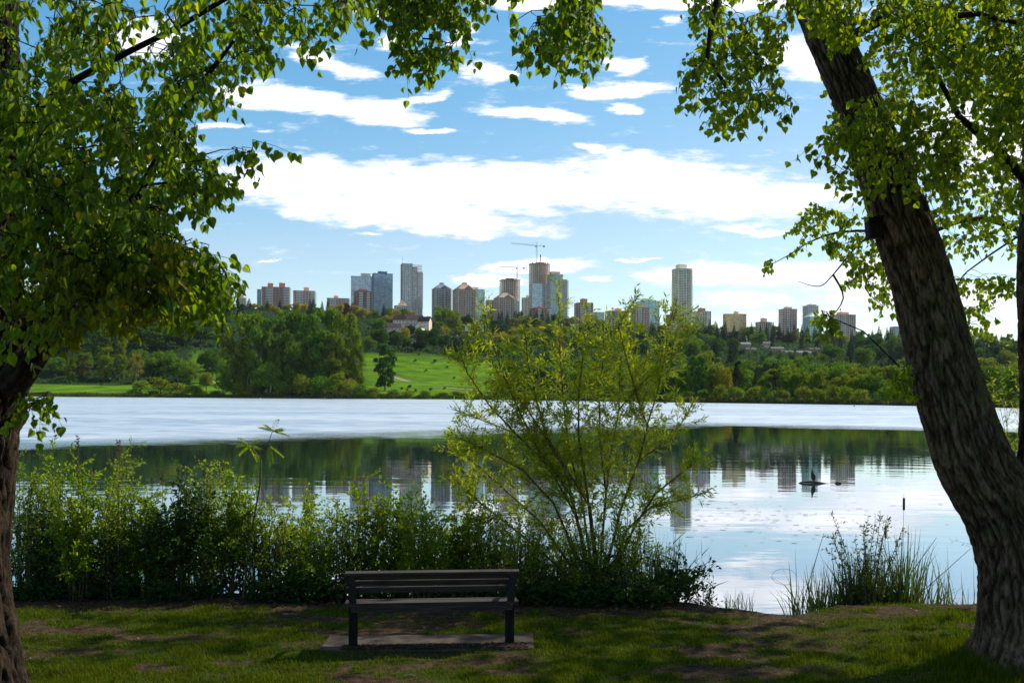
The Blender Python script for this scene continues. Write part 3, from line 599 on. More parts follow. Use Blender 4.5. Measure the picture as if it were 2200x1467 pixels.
for px, top, w, c in [(1545, 822, 40, 'khaki'), (1580, 826, 46, 'lime'), (1620, 825, 44, 'khaki'), (1645, 830, 36, 'lime'), (1680, 832, 40, 'olive'), (1725, 826, 44, 'khaki'), (1760, 830, 44, 'olive'), (1790, 822, 40, 'khaki'), (1820, 828, 44, 'olive'), (1850, 834, 40, 'khaki'), (1905, 828, 50, 'mid'), (1950, 832, 54, 'olive'), (1510, 835, 44, 'mid'), (1475, 838, 40, 'olive'), (1440, 840, 40, 'lime'), (1400, 842, 40, 'olive'), (1300, 842, 60, 'lime'), (1350, 844, 50, 'mid'), (1240, 842, 50, 'mid'), (1180, 843, 50, 'olive'), (1120, 842, 50, 'khaki'), (1070, 842, 44, 'mid'), (2010, 838, 60, 'olive'), (2080, 835, 60, 'mid'), (2160, 835, 60, 'olive')]:
    ft('shrub', px, top, w, shore((px - 1100) / F) + 9, c)
ft('pine', 1585, 775, 44, shore((1585 - 1100) / F) + 16, 'pine', own='blackish wide topped pine on the right far shore, nearer the cream tower')
ft('pine', 1662, 798, 50, shore((1662 - 1100) / F) + 16, 'pine', own='dark leaning pine at the far shore below the gold glass office')
for i, px in enumerate([1715, 1737, 1758, 1779, 1799, 1821, 1843, 1865]):
    ft('column', px, 757 + i * 2.0, 10, 1010 - i * 6, 'yellow' if i != 3 else 'khaki', own='yellow green narrow poplar in the row on the hillside' if False else None)
ft('round', 1621, 718, 28, 1500, 'lime', own='bright green dome shaped tree on the right hill among houses')
ft('round', 1697, 717, 34, 1560, 'red', own='dark red leaved tree on the crest below the pink tower')
ft('conifer', 1536, 688, 28, 1650, 'dark', own='tallest dark conifer on the right crest beside the blue sided tower')
ft('conifer', 1674, 700, 22, 1700, 'dark'); ft('conifer', 1612, 703, 22, 1700, 'dark'); ft('conifer', 1575, 706, 16, 1700, 'dark'); ft('conifer', 1730, 706, 22, 1700, 'dark'); ft('conifer', 1788, 716, 20, 1700, 'dark')
ft('conifer', 1887, 720, 14, 1700, 'blue', own='pointed blue green conifer on the crest left of the leaning trunk')
for i, (px, top) in enumerate([(1900, 716), (1908, 720), (1915, 718)]): ft('conifer', px, top, 10, 1720, 'dark')
# ------------------------------------------------------------------ towers on the crest
def pm(n, c, rough=.7):
    if n.split('_')[-1] in ('concrete', 'brick', 'stone', 'panel', 'wall'): c = tuple(min(.82, x * k_) for x, k_ in zip(c, (1.52, 1.34, 1.18)))
    return mat(n, tuple(x * .88 for x in c), tuple(min(1, x * 1.1) for x in c), rough=rough, scale=.12, detail=3)
WM = dict(cream=pm('cream_concrete', (.52, .44, .36)), tan=pm('tan_concrete', (.42, .33, .27)), pink=pm('pink_concrete', (.46, .32, .27)), brown=pm('brown_brick', (.19, .09, .065)),
          grey=pm('grey_concrete', (.36, .36, .35)), white=pm('white_concrete', (.66, .62, .57)), rose=pm('rose_brick', (.33, .17, .13)), raw=pm('raw_concrete', (.58, .52, .48)), gold=pm('gold_panel', (.52, .40, .22)),
          bronze=pm('bronze_panel', (.24, .17, .12)), pale=pm('pale_stone', (.60, .56, .48)), slate=pm('slate_metal', (.16, .19, .22)), form=pm('orange_formwork', (.45, .17, .10)), green=pm('green_copper', (.22, .36, .31)), mint=pm('mint_glass_wall', (.38, .50, .44)))
def glassm(n, c, rough=.12, spec=.8, metal=.0):
    m = bpy.data.materials.new(n); m.use_nodes = True; b = m.node_tree.nodes['Principled BSDF']
    b.inputs['Roughness'].default_value = rough; b.inputs['Metallic'].default_value = metal
    b.inputs['Specular IOR Level'].default_value = spec
    t = m.node_tree; br = nd(t, 'ShaderNodeTexVoronoi', distance='CHEBYCHEV'); br.inputs['Scale'].default_value = .33; br.inputs['Randomness'].default_value = .0
    tcn = nd(t, 'ShaderNodeTexCoord'); t.links.new(tcn.outputs['Object'], br.inputs[0])
    hs = nd(t, 'ShaderNodeHueSaturation'); hs.inputs['Color'].default_value = (*c, 1)
    v = math_(t, 'MULTIPLY_ADD', br.outputs['Color'], .9, .55); t.links.new(v, hs.inputs['Value']); t.links.new(hs.outputs[0], b.inputs['Base Color'])
    return m
GL = dict(dark=glassm('dark_window_glass', (.05, .06, .075), metal=.3), blue=glassm('blue_glass', (.30, .44, .52), spec=1.0, metal=.6), teal=glassm('teal_glass', (.26, .46, .48), spec=1.0, metal=.55), steel=glassm('steel_blue_glass', (.28, .36, .44), metal=.6, rough=.2), amber=glassm('amber_glass', (.50, .38, .18), metal=.6, rough=.3))
def tower(nm, label, cat, lm, xl, xr, yt, Y, wall='tan', glass='dark', ang=18, ratio=.8, style='apt', balc=('front',), pent=(.3, .5, 2.2), roofs=None, piers=5, side='light', base_drop=14, crown=None, steps=None, split=None):
    if lm: LAND.append(((xl + xr) / 2, lm))
    pxm = (xl + xr) / 2; zb = tz((pxm - 1100) / F, Y) - 3; top = P(pxm, yt, Y).z; Hh = top - zb
    a = R(ang); Wv = (xr - xl) / F * Y; w = Wv / (math.cos(a) + ratio * math.sin(a)); d = ratio * w
    c = P(pxm, yt, Y); e = empty(nm, (c.x, Y + d * .5, zb), label, cat, 'towers on the hill crest', rz=0)
    e.rotation_euler = (0, 0, a)
    # children are built in the tower's own axes: x along the front, -y towards the lake
    def B(mb, name, m): return mb.build_local(name, m, e)
    fl = 3.05; n = max(3, int(Hh / fl)); n = min(n, 60); fl = Hh / n
    vols = [(0, 0, w, d, Hh)]
    if steps: vols = [(sx * w, 0, sw * w, d * sd_, Hh - sh) for sx, sw, sd_, sh in steps]
    gl = MB(); wl = MB(); rf = MB()
    con = Hh if style != 'con' else Hh * split
    for (vx, vy, vw, vd, vh) in vols:
        inset = .45 if style != 'office' else .12
        gh = min(vh, con) - .2
        gl.box((vx, vy, gh / 2), (vw - 2 * inset, vd - 2 * inset, gh))
        k = int(vh / fl)
        for i in range(k + 1):
            z = min(i * fl, vh - .3); open_ = z > con
            bh = {'apt': 1.15, 'office': .35, 'con': .45 if not open_ else .42, 'band': 1.45}[style]
            ex = .5 if open_ else 0
            wl.box((vx, vy, z + bh / 2 - .3), (vw + ex, vd + ex, bh))
        npx = max(2, int(piers * vw / w + .5)); pd = {'apt': .9, 'office': .3, 'con': .6, 'band': .5}[style]
        for s in (-1, 1):
            for i in range(npx + 1):
                f = i / npx - .5; wide = pd * (2.2 if i in (0, npx) else (1.6 if i % 2 else 1))
                wl.box((vx + f * (vw - wide), vy + s * (vd / 2 - .18), (vh) / 2), (wide, .46, vh - .1))
            for i in range(1, max(2, int(npx * ratio))):
                f = i / max(2, int(npx * ratio)) - .5
                wl.box((vx + s * (vw / 2 - .18), vy + f * vd, vh / 2), (.46, pd * 1.3, vh - .1))
        if style == 'con':
            for i in range(1, npx):
                for j in (-.2, .2): wl.box((vx + (i / npx - .5) * vw, vy + j * vd, vh / 2), (.7, .7, vh - .15))
            wl.box((vx, vy, vh / 2), (vw * .2, vd * .3, vh - .3))
        if style != 'con': rf.box((vx, vy, vh + .35), (vw + .7, vd + .7, .7))
    wl.build_local('facade', WM[wall], e); gl.build_local('glazing', GL[glass], e)
    if crown == 'pyramid':
        h = Wv * .26; rf.add([(-w / 2, -d / 2, Hh + .7), (w / 2, -d / 2, Hh + .7), (w / 2, d / 2, Hh + .7), (-w / 2, d / 2, Hh + .7), (-w * .12, -d * .12, Hh + h), (w * .12, -d * .12, Hh + h), (w * .12, d * .12, Hh + h), (-w * .12, d * .12, Hh + h)],
                             [(0, 1, 5, 4), (1, 2, 6, 5), (2, 3, 7, 6), (3, 0, 4, 7), (4, 5, 6, 7)])
        rf.box((0, 0, Hh + h + 1), (w * .22, d * .22, 2.4))
        # gabled dormer over the front
        rf.add([(-w * .18, -d / 2 - .6, Hh + .7), (w * .34, -d / 2 - .6, Hh + .7), (w * .08, -d / 2 - .6, Hh + h * .62), (w * .08, -d * .1, Hh + h * .62)], [(0, 1, 2), (1, 3, 2), (0, 2, 3)])
    if crown == 'form':
        fr = MB(); q = random.Random(int(pxm))
        for i in range(26):
            fr.box((q.uniform(-.5, .5) * w, q.choice((-.5, .5)) * d, Hh + q.uniform(.3, 2)), (q.uniform(1, 3.5), .7, q.uniform(1, 4)))
        fr.box((0, 0, Hh + .2), (w + 2.4, d + 2.4, .8)); fr.box((0, 0, Hh + 2.2), (w * .4, d * .4, 3.4)); fr.build_local('formwork', WM['form'], e)
    if style != 'con' or rf.v: 
        if rf.v: rf.build_local('roof', WM['green'] if crown == 'greenpyr' else (WM['bronze' if wall == 'tan' else 'slate'] if crown == 'pyramid' and wall != 'mint' else WM[wall if wall not in ('brown',) else 'rose']), e)
    if pent:
        for i, (cx, pw, ph) in enumerate([pent] if not isinstance(pent[0], tuple) else pent):
            pb = MB(); pb.box(((cx - .5) * w, 0, Hh + .7 + ph / 2), (pw * w, min(pw, .6) * d, ph)); pb.box(((cx - .5) * w, 0, Hh + .7 + ph + .2), (pw * w + .8, min(pw, .6) * d + .8, .45))
            pb.box(((cx - .5) * w - pw * w * .2, 0, Hh + ph + 1.9), (1.2, 1.2, 1.6)); pb.tube([((cx - .5) * w, 0, Hh + ph + .9), ((cx - .5) * w, 0, Hh + ph + 5)], .12, 4)
            pb.build_local('penthouse', WM[wall], e)
    # balconies: a slab with a parapet on each floor
    if style in ('apt', 'band') and balc:
        me = None
        for where in balc:
            if where == 'front': bx, by, bw, bd = -.22 * w, -d / 2 - .75, w * .26, 1.7
            elif where == 'front2': bx, by, bw, bd = .25 * w, -d / 2 - .75, w * .2, 1.7
            elif where == 'side': bx, by, bw, bd = w / 2 + .75, -.12 * d, 1.7, d * .4
            elif where == 'left': bx, by, bw, bd = -w / 2 - .7, 0, 1.6, d * .5
            elif where == 'corner': bx, by, bw, bd = w / 2 - w * .08, -d / 2 - .6, w * .28, 2.0
            elif where == 'wide': bx, by, bw, bd = 0, -d / 2 - .7, w * .9, 1.6
            bb = MB(); bb.box((0, 0, 0), (bw, bd, .28)); s = -1 if 'front' in where or where in ('corner', 'wide') else 0
            if s: bb.box((0, -bd / 2 + .1, .62), (bw, .14, .96)); bb.box((-bw / 2 + .1, .08, .62), (.14, bd - .3, .96)); bb.box((bw / 2 - .1, .08, .62), (.14, bd - .3, .96))
            else: bb.box(((1 if where == 'side' else -1) * (bw / 2 - .1), 0, .62), (.14, bd, .96)); bb.box((-.08, -bd / 2 + .1, .62), (bw - .3, .14, .96))
            o0 = None
            for i in range(max(2, int(n * .25)), n):
                if steps and where in ('side', 'corner') and i * fl > Hh - steps[-1][3] - 3: break
                if o0 is None: o0 = bb.build_local('balcony', WM[wall if side != 'light' else ('white' if wall in ('brown', 'rose', 'pink', 'cream') else 'pale' if wall != 'grey' else 'grey')], e); o = o0
                else: o = o0.copy(); COL.objects.link(o); o.parent = e
                o.location = (bx, by, i * fl + .05)
    return e, w, d, Hh
def _bl(self, name, mats, parent):
    me = bpy.data.meshes.new(name); me.from_pydata(self.v, [], self.f)
    for m in (mats if isinstance(mats, (list, tuple)) else [mats]): me.materials.append(m)
    if any(self.mi): me.polygons.foreach_set('material_index', self.mi)
    o = bpy.data.objects.new(name, me); COL.objects.link(o); o.parent = parent; return o
MB.build_local = _bl
AT, OT, T_ = 'apartment_tower', 'office_tower', 'tower'
ap = 'apartment tower'
tower(AT, 'tall white tower showing between the leaves at the end of the big left bough', ap, 'the leaf hidden white tower', 428, 464, 550, 2050, 'white', 'blue', balc=('side',), ang=14)
tower(AT, 'pale glass tower glimpsed far left through the cottonwood leaves', ap, 'the far left pale tower', 226, 250, 566, 2150, 'pale', 'teal', balc=())
tower(AT, 'small cream apartment block leftmost on the open skyline beside the leaves', ap, 'the small cream block', 504, 528, 640, 1960, 'cream', balc=('front', 'side'), pent=(.5, .5, 5), ratio=1, piers=4)
tower(AT, 'narrow pale green glass tower just showing left of the brown twin penthouse slab', ap, None, 551, 561, 622, 2080, 'green', 'teal', balc=(), pent=None)
tower(AT, 'long brown apartment slab with two rooftop penthouses, left of the office pair', ap, 'the twin penthouse slab', 560, 621, 617, 1930, 'rose', balc=('left', 'front', 'corner'), pent=((.3, .2, 7), (.72, .22, 8)), ratio=.35, piers=8, ang=10)
tower(AT, 'brown apartment slab with one stair tower, right of the twin penthouse slab', ap, 'the one stair tower slab', 627, 676, 625, 1880, 'pink', balc=('front', 'corner', 'side'), pent=(.6, .24, 6), ratio=.4, piers=7, ang=14)
tower(AT, 'low long apartment block with a flat T shaped roof house, left of the office pair', 'apartment block', 'the low long block', 700, 750, 641, 1820, 'pink', balc=('front', 'corner'), pent=(.4, .2, 4), ratio=.4, piers=8, ang=12)
tower(OT, 'blue grey glass office tower with a pale crown, left one of the office pair', 'office tower', 'the left office tower', 751, 800, 594, 2030, 'grey', 'steel', ang=10, ratio=.5, style='office', pent=(.68, .45, 6), piers=14)
tower(OT, 'blue grey glass office tower with beige lit edge, right one of the office pair', 'office tower', 'the right office tower', 798, 843, 588, 2000, 'slate', 'steel', ang=20, ratio=.45, style='office', pent=(.5, .45, 4), piers=12)
tower(AT, 'dark red brick block with white balconies in front of the office pair', ap, 'the dark brick block', 757, 798, 626, 1800, 'brown', balc=('front', 'side', 'front2'), pent=(.5, .5, 3), ratio=.7, ang=24)
tower(AT, 'tall dark balconied tower stepped down to the right with a roof mast', ap, 'the tall stepped tower', 859, 908, 567, 1880, 'grey', 'blue', balc=('left', 'wide', 'side'), pent=None, ang=14, ratio=.55, steps=[(-.25, .5, 1, 0), (.12, .24, .96, 6.5), (.37, .26, .92, 15)], side='own', piers=9)
tower('domed_block', 'low cream block with a rounded top at the foot of the stepped tower', 'apartment block', 'the low domed block', 845, 882, 657, 1800, 'cream', balc=('front',), pent=((.5, .5, 4), (.5, .3, 8)), ratio=.6, piers=6)
tower(AT, 'grey balconied tower with a pyramid roof, left of a larger pyramid roofed one', ap, 'the grey pyramid tower', 926, 969, 620, 1750, 'grey', balc=('left', 'front', 'corner'), crown='pyramid', pent=None, ang=20, ratio=.8, side='own')
tower(AT, 'tan tower with a large pyramid roof and front gable, centre left of skyline', ap, 'the tan pyramid tower', 971, 1023, 622, 1700, 'tan', balc=('front', 'corner', 'side'), crown='pyramid', pent=None, ang=24, ratio=.8, side='own', piers=7)
tower(AT, 'grey green glass tower half hidden behind the tan pyramid roofed tower', ap, None, 1006, 1041, 622, 1950, 'mint', 'teal', balc=('side',), pent=(.4, .4, 4), ang=10)
tower(AT, 'low tan wing block left of the wide gabled tower', ap, None, 1043, 1072, 645, 1800, 'tan', balc=('left', 'front'), pent=None, ang=8)
tower(AT, 'wide tan tower with a gabled roof in front of the shorter unfinished tower', ap, 'the wide gabled tower', 1060, 1107, 640, 1700, 'tan', balc=('front', 'corner', 'side'), crown='pyramid', pent=None, ang=22, ratio=.8, side='own', piers=7)
tower('unfinished_tower', 'shorter concrete frame tower under construction with orange formwork on top', 'construction tower', 'the shorter unfinished tower', 1073, 1117, 601, 1950, 'raw', 'teal', style='con', split=.55, crown='form', pent=None, ang=16, ratio=.75, balc=(), piers=8)
tower(AT, 'thin cream slab tower between the two unfinished towers', ap, 'the thin cream slab', 1121, 1140, 640, 2050, 'cream', balc=('left',), pent=(.7, .4, 4), ratio=.5)
tower('unfinished_tower', 'taller half glazed tower under construction with open concrete floors on top', 'construction tower', 'the taller unfinished tower', 1137, 1182, 567, 1900, 'raw', 'blue', style='con', split=.70, crown='form', pent=None, ang=14, ratio=.7, balc=(), piers=9)
tower(AT, 'brown balconied block standing in front of the taller unfinished tower', ap, None, 1139, 1182, 662, 1680, 'rose', balc=('front', 'side', 'corner'), pent=(.55, .35, 3), ang=24, ratio=.8)
tower('glass_tower', 'teal glass tower with stepped balconies right of the taller unfinished tower', 'glass tower', 'the teal glass tower', 1176, 1220, 590, 1880, 'grey', 'teal', balc=('side', 'corner'), pent=(.35, .5, 5), ang=14, ratio=.7, steps=[(-.14, .72, 1, 0), (.36, .28, .9, 9)], side='own', piers=9)
tower(AT, 'rose and white tower with a square penthouse, right of the teal glass tower', ap, 'the rose tower', 1235, 1275, 651, 1750, 'rose', balc=('left', 'front', 'front2', 'side'), pent=(.5, .38, 7), ang=12)
tower(AT, 'small pale block peeping over the willow beside the rose tower', 'apartment block', None, 1275, 1299, 671, 1850, 'mint', 'teal', balc=(), pent=None)
tower(AT, 'pink and brown block behind the tips of the willow', ap, 'the willow tip pink block', 1302, 1350, 668, 1700, 'pink', balc=('left', 'front', 'side'), pent=(.6, .3, 4), ang=20)
tower(AT, 'pink tower with a green copper roof in front of a taller green glass one', ap, None, 1357, 1397, 661, 1650, 'pink', balc=('front', 'side'), crown='greenpyr', pent=(.45, .7, 4), ang=18)
tower(AT, 'green glass and cream tower behind the copper roofed tower', ap, 'the green glass tower', 1369, 1418, 647, 1850, 'mint', 'teal', balc=('side',), pent=(.5, .5, 4), ang=16)
tower(AT, 'tallest slim cream tower standing alone right of the willow', ap, 'the tall slim cream tower', 1447, 1488, 577, 1850, 'pale', balc=('left', 'front', 'side', 'corner'), pent=(.45, .55, 7), ang=18, ratio=.85, piers=8, side='own')
tower(AT, 'brown block at the foot of the tall slim cream tower', 'apartment block', None, 1434, 1468, 676, 1650, 'rose', balc=('front', 'side'), pent=(.4, .4, 3))
tower(AT, 'brown tower with a blue shaded left side, right of the slim cream tower', ap, 'the blue sided brown tower', 1491, 1529, 669, 1720, 'rose', 'blue', balc=('left', 'side', 'front2'), pent=(.5, .4, 5), ang=20)
tower(OT, 'gold mirrored office block, left half of the gold and bronze pair', 'office block', 'the gold glass office', 1556, 1589, 675, 1760, 'gold', 'amber', style='office', ang=8, ratio=.5, pent=(.85, .3, 4), piers=10)
tower(OT, 'bronze office block, darker right half of the gold and bronze pair', 'office block', None, 1584, 1604, 675, 1790, 'bronze', 'amber', style='office', ang=10, ratio=.8, pent=None, piers=7)
tower(AT, 'short round cornered block with a green roof house, left of the pink tower', 'apartment block', 'the green roof house block', 1627, 1660, 692, 1760, 'tan', 'dark', balc=('left', 'side', 'corner'), pent=(.5, .4, 6), ang=20)
tower(AT, 'pink balconied tower above the dark red tree', ap, 'the pink tower', 1678, 1714, 664, 1750, 'pink', balc=('left', 'front', 'side'), pent=(.5, .45, 3), ang=16)
tower(AT, 'grey tower under scaffolding behind the pyramid topped mint tower', ap, None, 1729, 1760, 657, 1900, 'grey', 'steel', balc=('left',), pent=(.6, .6, 2))
tower(AT, 'mint green tower with a small pyramid top', ap, 'the mint pyramid tower', 1732, 1767, 681, 1720, 'mint', 'teal', balc=('side', 'front2'), crown='pyramid', pent=None, ang=16)
tower(AT, 'broad tan tower, last complete one before the leaning trunk', ap, 'the broad tan tower', 1793, 1841, 676, 1740, 'tan', balc=('left', 'front', 'side'), pent=(.45, .5, 4), ang=16, ratio=.7, piers=8)
tower(AT, 'grey tower peeping out just left of the leaning trunk', ap, 'the trunk side grey tower', 1917, 1946, 702, 1800, 'grey', 'steel', balc=('left',), pent=None)
# mast on the stepped tower belongs to it
for o in list(COL.objects):
    if o.get('label', '').startswith('tall dark balconied'):
        m = MB(); m.tube([(-.49 * 40, 0, 130), (-.49 * 40, 0, 130)], .1, 4) if False else None
        h = P(862, 567, 1880).z - o.location.z; m.tube([(-19, -8, h - 2), (-19, -8, h + 13)], [.35, .15], 5); m.build_local('mast', WM['slate'], o)

def crane(label, px, ybase, ytop, Y, jl, jr, yj, col, lift=0):
    b = P(px, ybase, Y); e = empty('tower_crane', b, label, 'crane', 'tower cranes over the unfinished towers'); M_ = pm('crane_' + col[0], col[1]); hM = P(px, ytop, Y).z - b.z
    m = MB(); s = 1.0
    for sx in (-s, s):
        for sy in (-s, s): m.tube([(sx, sy, 0), (sx, sy, hM)], .28, 4)
    k = int(hM / 3)
    for i in range(k):
        z = i * hM / k; z2 = (i + 1) * hM / k; m.tube([(-s, -s, z), (s, -s, z2)], .16, 4); m.tube([(-s, s, z), (s, s, z2)], .16, 4); m.tube([(s, -s, z), (s, s, z2)], .16, 4); m.tube([(-s, -s, z), (-s, s, z2)], .16, 4)
    m.build_local('mast', M_, e)
    L = (px - jl) / F * Y; Rr = (jr - px) / F * Y
    j = MB(); zj = hM + .5
    j.tube([(0, -.8, zj), (-L, -.8, zj + lift)], .25, 4); j.tube([(0, .8, zj), (-L, .8, zj + lift)], .25, 4); j.tube([(0, 0, zj + 1.8), (-L, 0, zj + lift + .8)], .28, 4)
    n = int(L / 2.5)
    for i in range(n):
        x0 = -L * i / n; x1 = -L * (i + 1) / n; f = lift * i / n
        j.tube([(x0, -.8, zj + f), ((x0 + x1) / 2, 0, zj + f + 1.6), (x1, -.8, zj + f)], .13, 4)
    j.build_local('jib', M_, e)
    cjb = MB(); cjb.tube([(0, -.8, zj), (Rr, -.8, zj)], .3, 4); cjb.tube([(0, .8, zj), (Rr, .8, zj)], .3, 4); cjb.box((Rr * .5, 0, zj + .1), (Rr, 1.5, .3)); cjb.build_local('counter_jib', M_, e)
    w = MB(); w.box((Rr - 1.5, 0, zj - .8), (3.4, 2.0, 3.0)); w.build_local('counterweight', WM['slate'], e)
    c = MB(); c.box((-1.6, -1.6, hM - 1.0), (2.2, 1.8, 2.4)); c.build_local('cab', WM['slate'], e)
    a = MB(); a.tube([(-.8, 0, zj), (.6, 0, zj + 7.5)], .3, 4); a.tube([(1.0, 0, zj), (.6, 0, zj + 7.5)], .3, 4); a.tube([(.6, 0, zj + 7.4), (-L * .45, 0, zj + lift * .45 + 1.6)], .13, 4); a.tube([(.6, 0, zj + 7.4), (Rr * .85, 0, zj + .4)], .13, 4); a.build_local('apex', M_, e)
crane('larger white masted crane with a long left jib above the taller unfinished tower', 1153, 568, 529, 1905, 1098, 1170, 528, ('white', (.55, .57, .6)), 4.5)
crane('smaller red masted crane behind the shorter unfinished tower', 1111, 610, 576, 1965, 1074, 1127, 573, ('red', (.55, .28, .24)), 2)
b = P(1161, 566, 1903); e = empty('material_hoist', b, 'short dark hoist mast on the roof of the taller unfinished tower', 'hoist'); m = MB()
for sx in (-.7, .7):
    for sy in (-.7, .7): m.tube([(sx, sy, 0), (sx, sy, 17)], .3, 4)
for i in range(8): m.tube([(-.7, -.7, i * 2.1), (.7, -.7, i * 2.1 + 2.1)], .2, 4)
m.build_local('mast', WM['slate'], e); m = MB(); m.box((0, 0, 14), (2.2, 2.2, 5)); m.build_local('cage', WM['form'], e)

# ------------------------------------------------------------------ houses on the hillside
RM = dict(brown=pm('brown_shingle', (.040, .024, .022)), grey=pm('grey_shingle', (.10, .09, .085)), flat=pm('pale_roofing', (.17, .155, .145)))
def house(label, px, py_base, Y, w, d, h, rise, wall, roof, ang=0, lift=None):
    b = txy(px, Y); 
    if py_base: b.z = P(px, py_base, Y).z
    e = empty('house', b, label, 'house', 'houses on the far hillside'); e.rotation_euler = (0, 0, R(ang))
    m = MB(); m.box((0, 0, h / 2 - 2), (w, d, h + 4)); 
    if rise: m.add([(-w / 2, -d / 2, h), (-w / 2, d / 2, h), (-w / 2, 0, h + rise * .93), (w / 2, -d / 2, h), (w / 2, d / 2, h), (w / 2, 0, h + rise * .93)], [(0, 2, 1), (3, 4, 5)])
    m.build_local('wall', WM[wall], e)
    m = MB()
    if rise:
        o = .6; t = .35
        for s in (-1, 1):
            y0, z0 = s * (d / 2 + o), h - rise * o / (d / 2)
            m.add([(-w / 2 - o, y0, z0 + .06), (w / 2 + o, y0, z0 + .06), (w / 2 + o, 0, h + rise + .06), (-w / 2 - o, 0, h + rise + .06), (-w / 2 - o, y0, z0 + t + .06), (w / 2 + o, y0, z0 + t + .06), (w / 2 + o, 0, h + rise + t + .06), (-w / 2 - o, 0, h + rise + t + .06)],
                  [(0, 1, 2, 3), (4, 5, 6, 7), (0, 1, 5, 4), (0, 3, 7, 4), (1, 2, 6, 5)])
        c = MB()
        c.box((w * .25, d * .1, h + rise * .9 + .6), (1.2, 1.2, 2.8)); rfo = m.build_local('roof', RM[roof], e); ch = c.build_local('chimney', WM['tan'], rfo)
    else: m.box((0, 0, h + .25), (w + 1, d + 1, .5)); m.build_local('roof', RM[roof], e)
    nw = max(2, int(w / 4))
    for i in range(nw):
        for fz in ([.32, .75] if h > 5 else [.55]):
            wn = MB(); x = (i + .5) / nw * w - w / 2; z = h * fz; wn.box((x, -d / 2 - .03, z), (1.8, .10, 1.4)); wo_ = wn.build_local('window', GL['dark'], e)
            fr = MB()
            for dx, dz, sx, sz in ((-.98, 0, .16, 1.7), (.98, 0, .16, 1.7), (0, .78, 1.8, .15), (0, -.78, 1.8, .15)): fr.box((x + dx, -d / 2 - .05, z + dz), (sx, .16, sz))
            fr.build_local('frame', WM['white'], wo_)
hs = [(832, 703, 1330, 26, 12, 7, 5, 'tan', 'brown', 8, 'dark roofed row of homes, leftmost of the brown roofs under the stepped tower'), (862, 700, 1320, 20, 12, 8, 6, 'cream', 'brown', -12, 'dark roofed townhouse with cream walls just below the domed block'),
      (889, 700, 1310, 22, 12, 8, 6, 'tan', 'brown', 10, 'steep brown roofed townhouse right below the tall stepped tower'), (912, 704, 1290, 16, 10, 8, 6, 'cream', 'brown', -20, 'gabled townhouse at the right end of the upper brown roofed row'),
      (845, 712, 1260, 18, 10, 5, 5, 'tan', 'brown', 15, 'small brown roofed house in the second row below the domed block'), (900, 713, 1240, 14, 10, 6, 5, 'white', 'brown', 80, 'white gable fronted house facing the lake under the brown roofs'),
      (880, 738, 1120, 20, 10, 6, 4, 'white', 'brown', 12, 'white walled townhouse in the lower row, left end, above the meadow trees'), (972, 742, 1100, 18, 10, 6, 4, 'white', 'brown', -8, 'white walled townhouse with grey gables in the lower row, right group'), (995, 744, 1095, 18, 10, 6, 4, 'tan', 'brown', 10, 'brown townhouse right of the white gabled one above the meadow'),
      (950, 738, 1110, 14, 10, 6, 4, 'cream', 'brown', 14, 'cream townhouse between dark trees above the meadow'),
      (1018, 706, 1330, 24, 12, 5, 0, 'white', 'flat', 0, 'flat roofed pale building low left of the wide gabled tower'),
      (1600, 746, 1330, 13, 9, 4, 2.2, 'bronze', 'flat', 6, 'pale roofed bungalow left of the bright green dome tree'), (1612, 758, 1270, 12, 9, 4, 2, 'bronze', 'grey', -4, 'grey roofed bungalow below the bright green dome tree'), (1668, 756, 1260, 16, 9, 4, 2, 'bronze', 'grey', 4, 'long grey roofed bungalow below the short block'), (1690, 764, 1220, 14, 9, 4, 2, 'bronze', 'grey', -6, 'tan bungalow lower right of the long grey roofed one'),
      (1725, 765, 1230, 17, 9, 4, 2, 'pink', 'flat', 4, 'pale roofed long bungalow above the left end of the poplar row'), (1648, 744, 1380, 12, 9, 4, 2, 'pink', 'grey', 0, 'pinkish house just right of the bright green dome tree'), (1748, 758, 1290, 13, 9, 4, 2.2, 'bronze', 'brown', 0, 'brown roofed house right of the pale roofed long bungalow')]
for px, pb, Y, w, d, h, rise, wl_, rf_, an, lab in hs: house(lab, px, pb, Y, w, d, h, rise, wl_, rf_, an)
# fence beside the meadow path and small dark bushes dotted over the meadow
c = txy(925, 858); fe = empty('fence', c, 'low dark post and rail fence along the path across the bright meadow', 'fence'); fm_ = MB()
pts = []
for (p0, y0), (p1, y1) in zip(FB, FB[1:]):
    for k in range(7): f = k / 7; pts.append(txy(p0 + (p1 - p0) * f, y0 + (y1 - y0) * f) - c)
for p in pts: pb = MB(); pb.box(p + Vector((0, 0, .6)), (.22, .22, 1.5)); pb.build_local('post', WM['slate'], fe)
for a_, b_ in zip(pts, pts[1:]):
    for z in (.55, 1.15): fm_.tube([a_ + Vector((0, 0, z)), b_ + Vector((0, 0, z))], .07, 4)
fm_.build_local('rail', WM['slate'], fe)
for i, (px, Y, w) in enumerate([(863, 800, 9), (875, 790, 7), (880, 820, 12), (925, 795, 10), (893, 780, 9), (955, 812, 8), (935, 930, 12), (915, 905, 7), (975, 880, 8), (960, 915, 7), (845, 925, 6), (892, 930, 8), (1010, 860, 9), (850, 775, 8)]): ft('shrub', px, 0, w, Y, 'deep', hm=w / F * Y * .7, own=None)
make_trees()

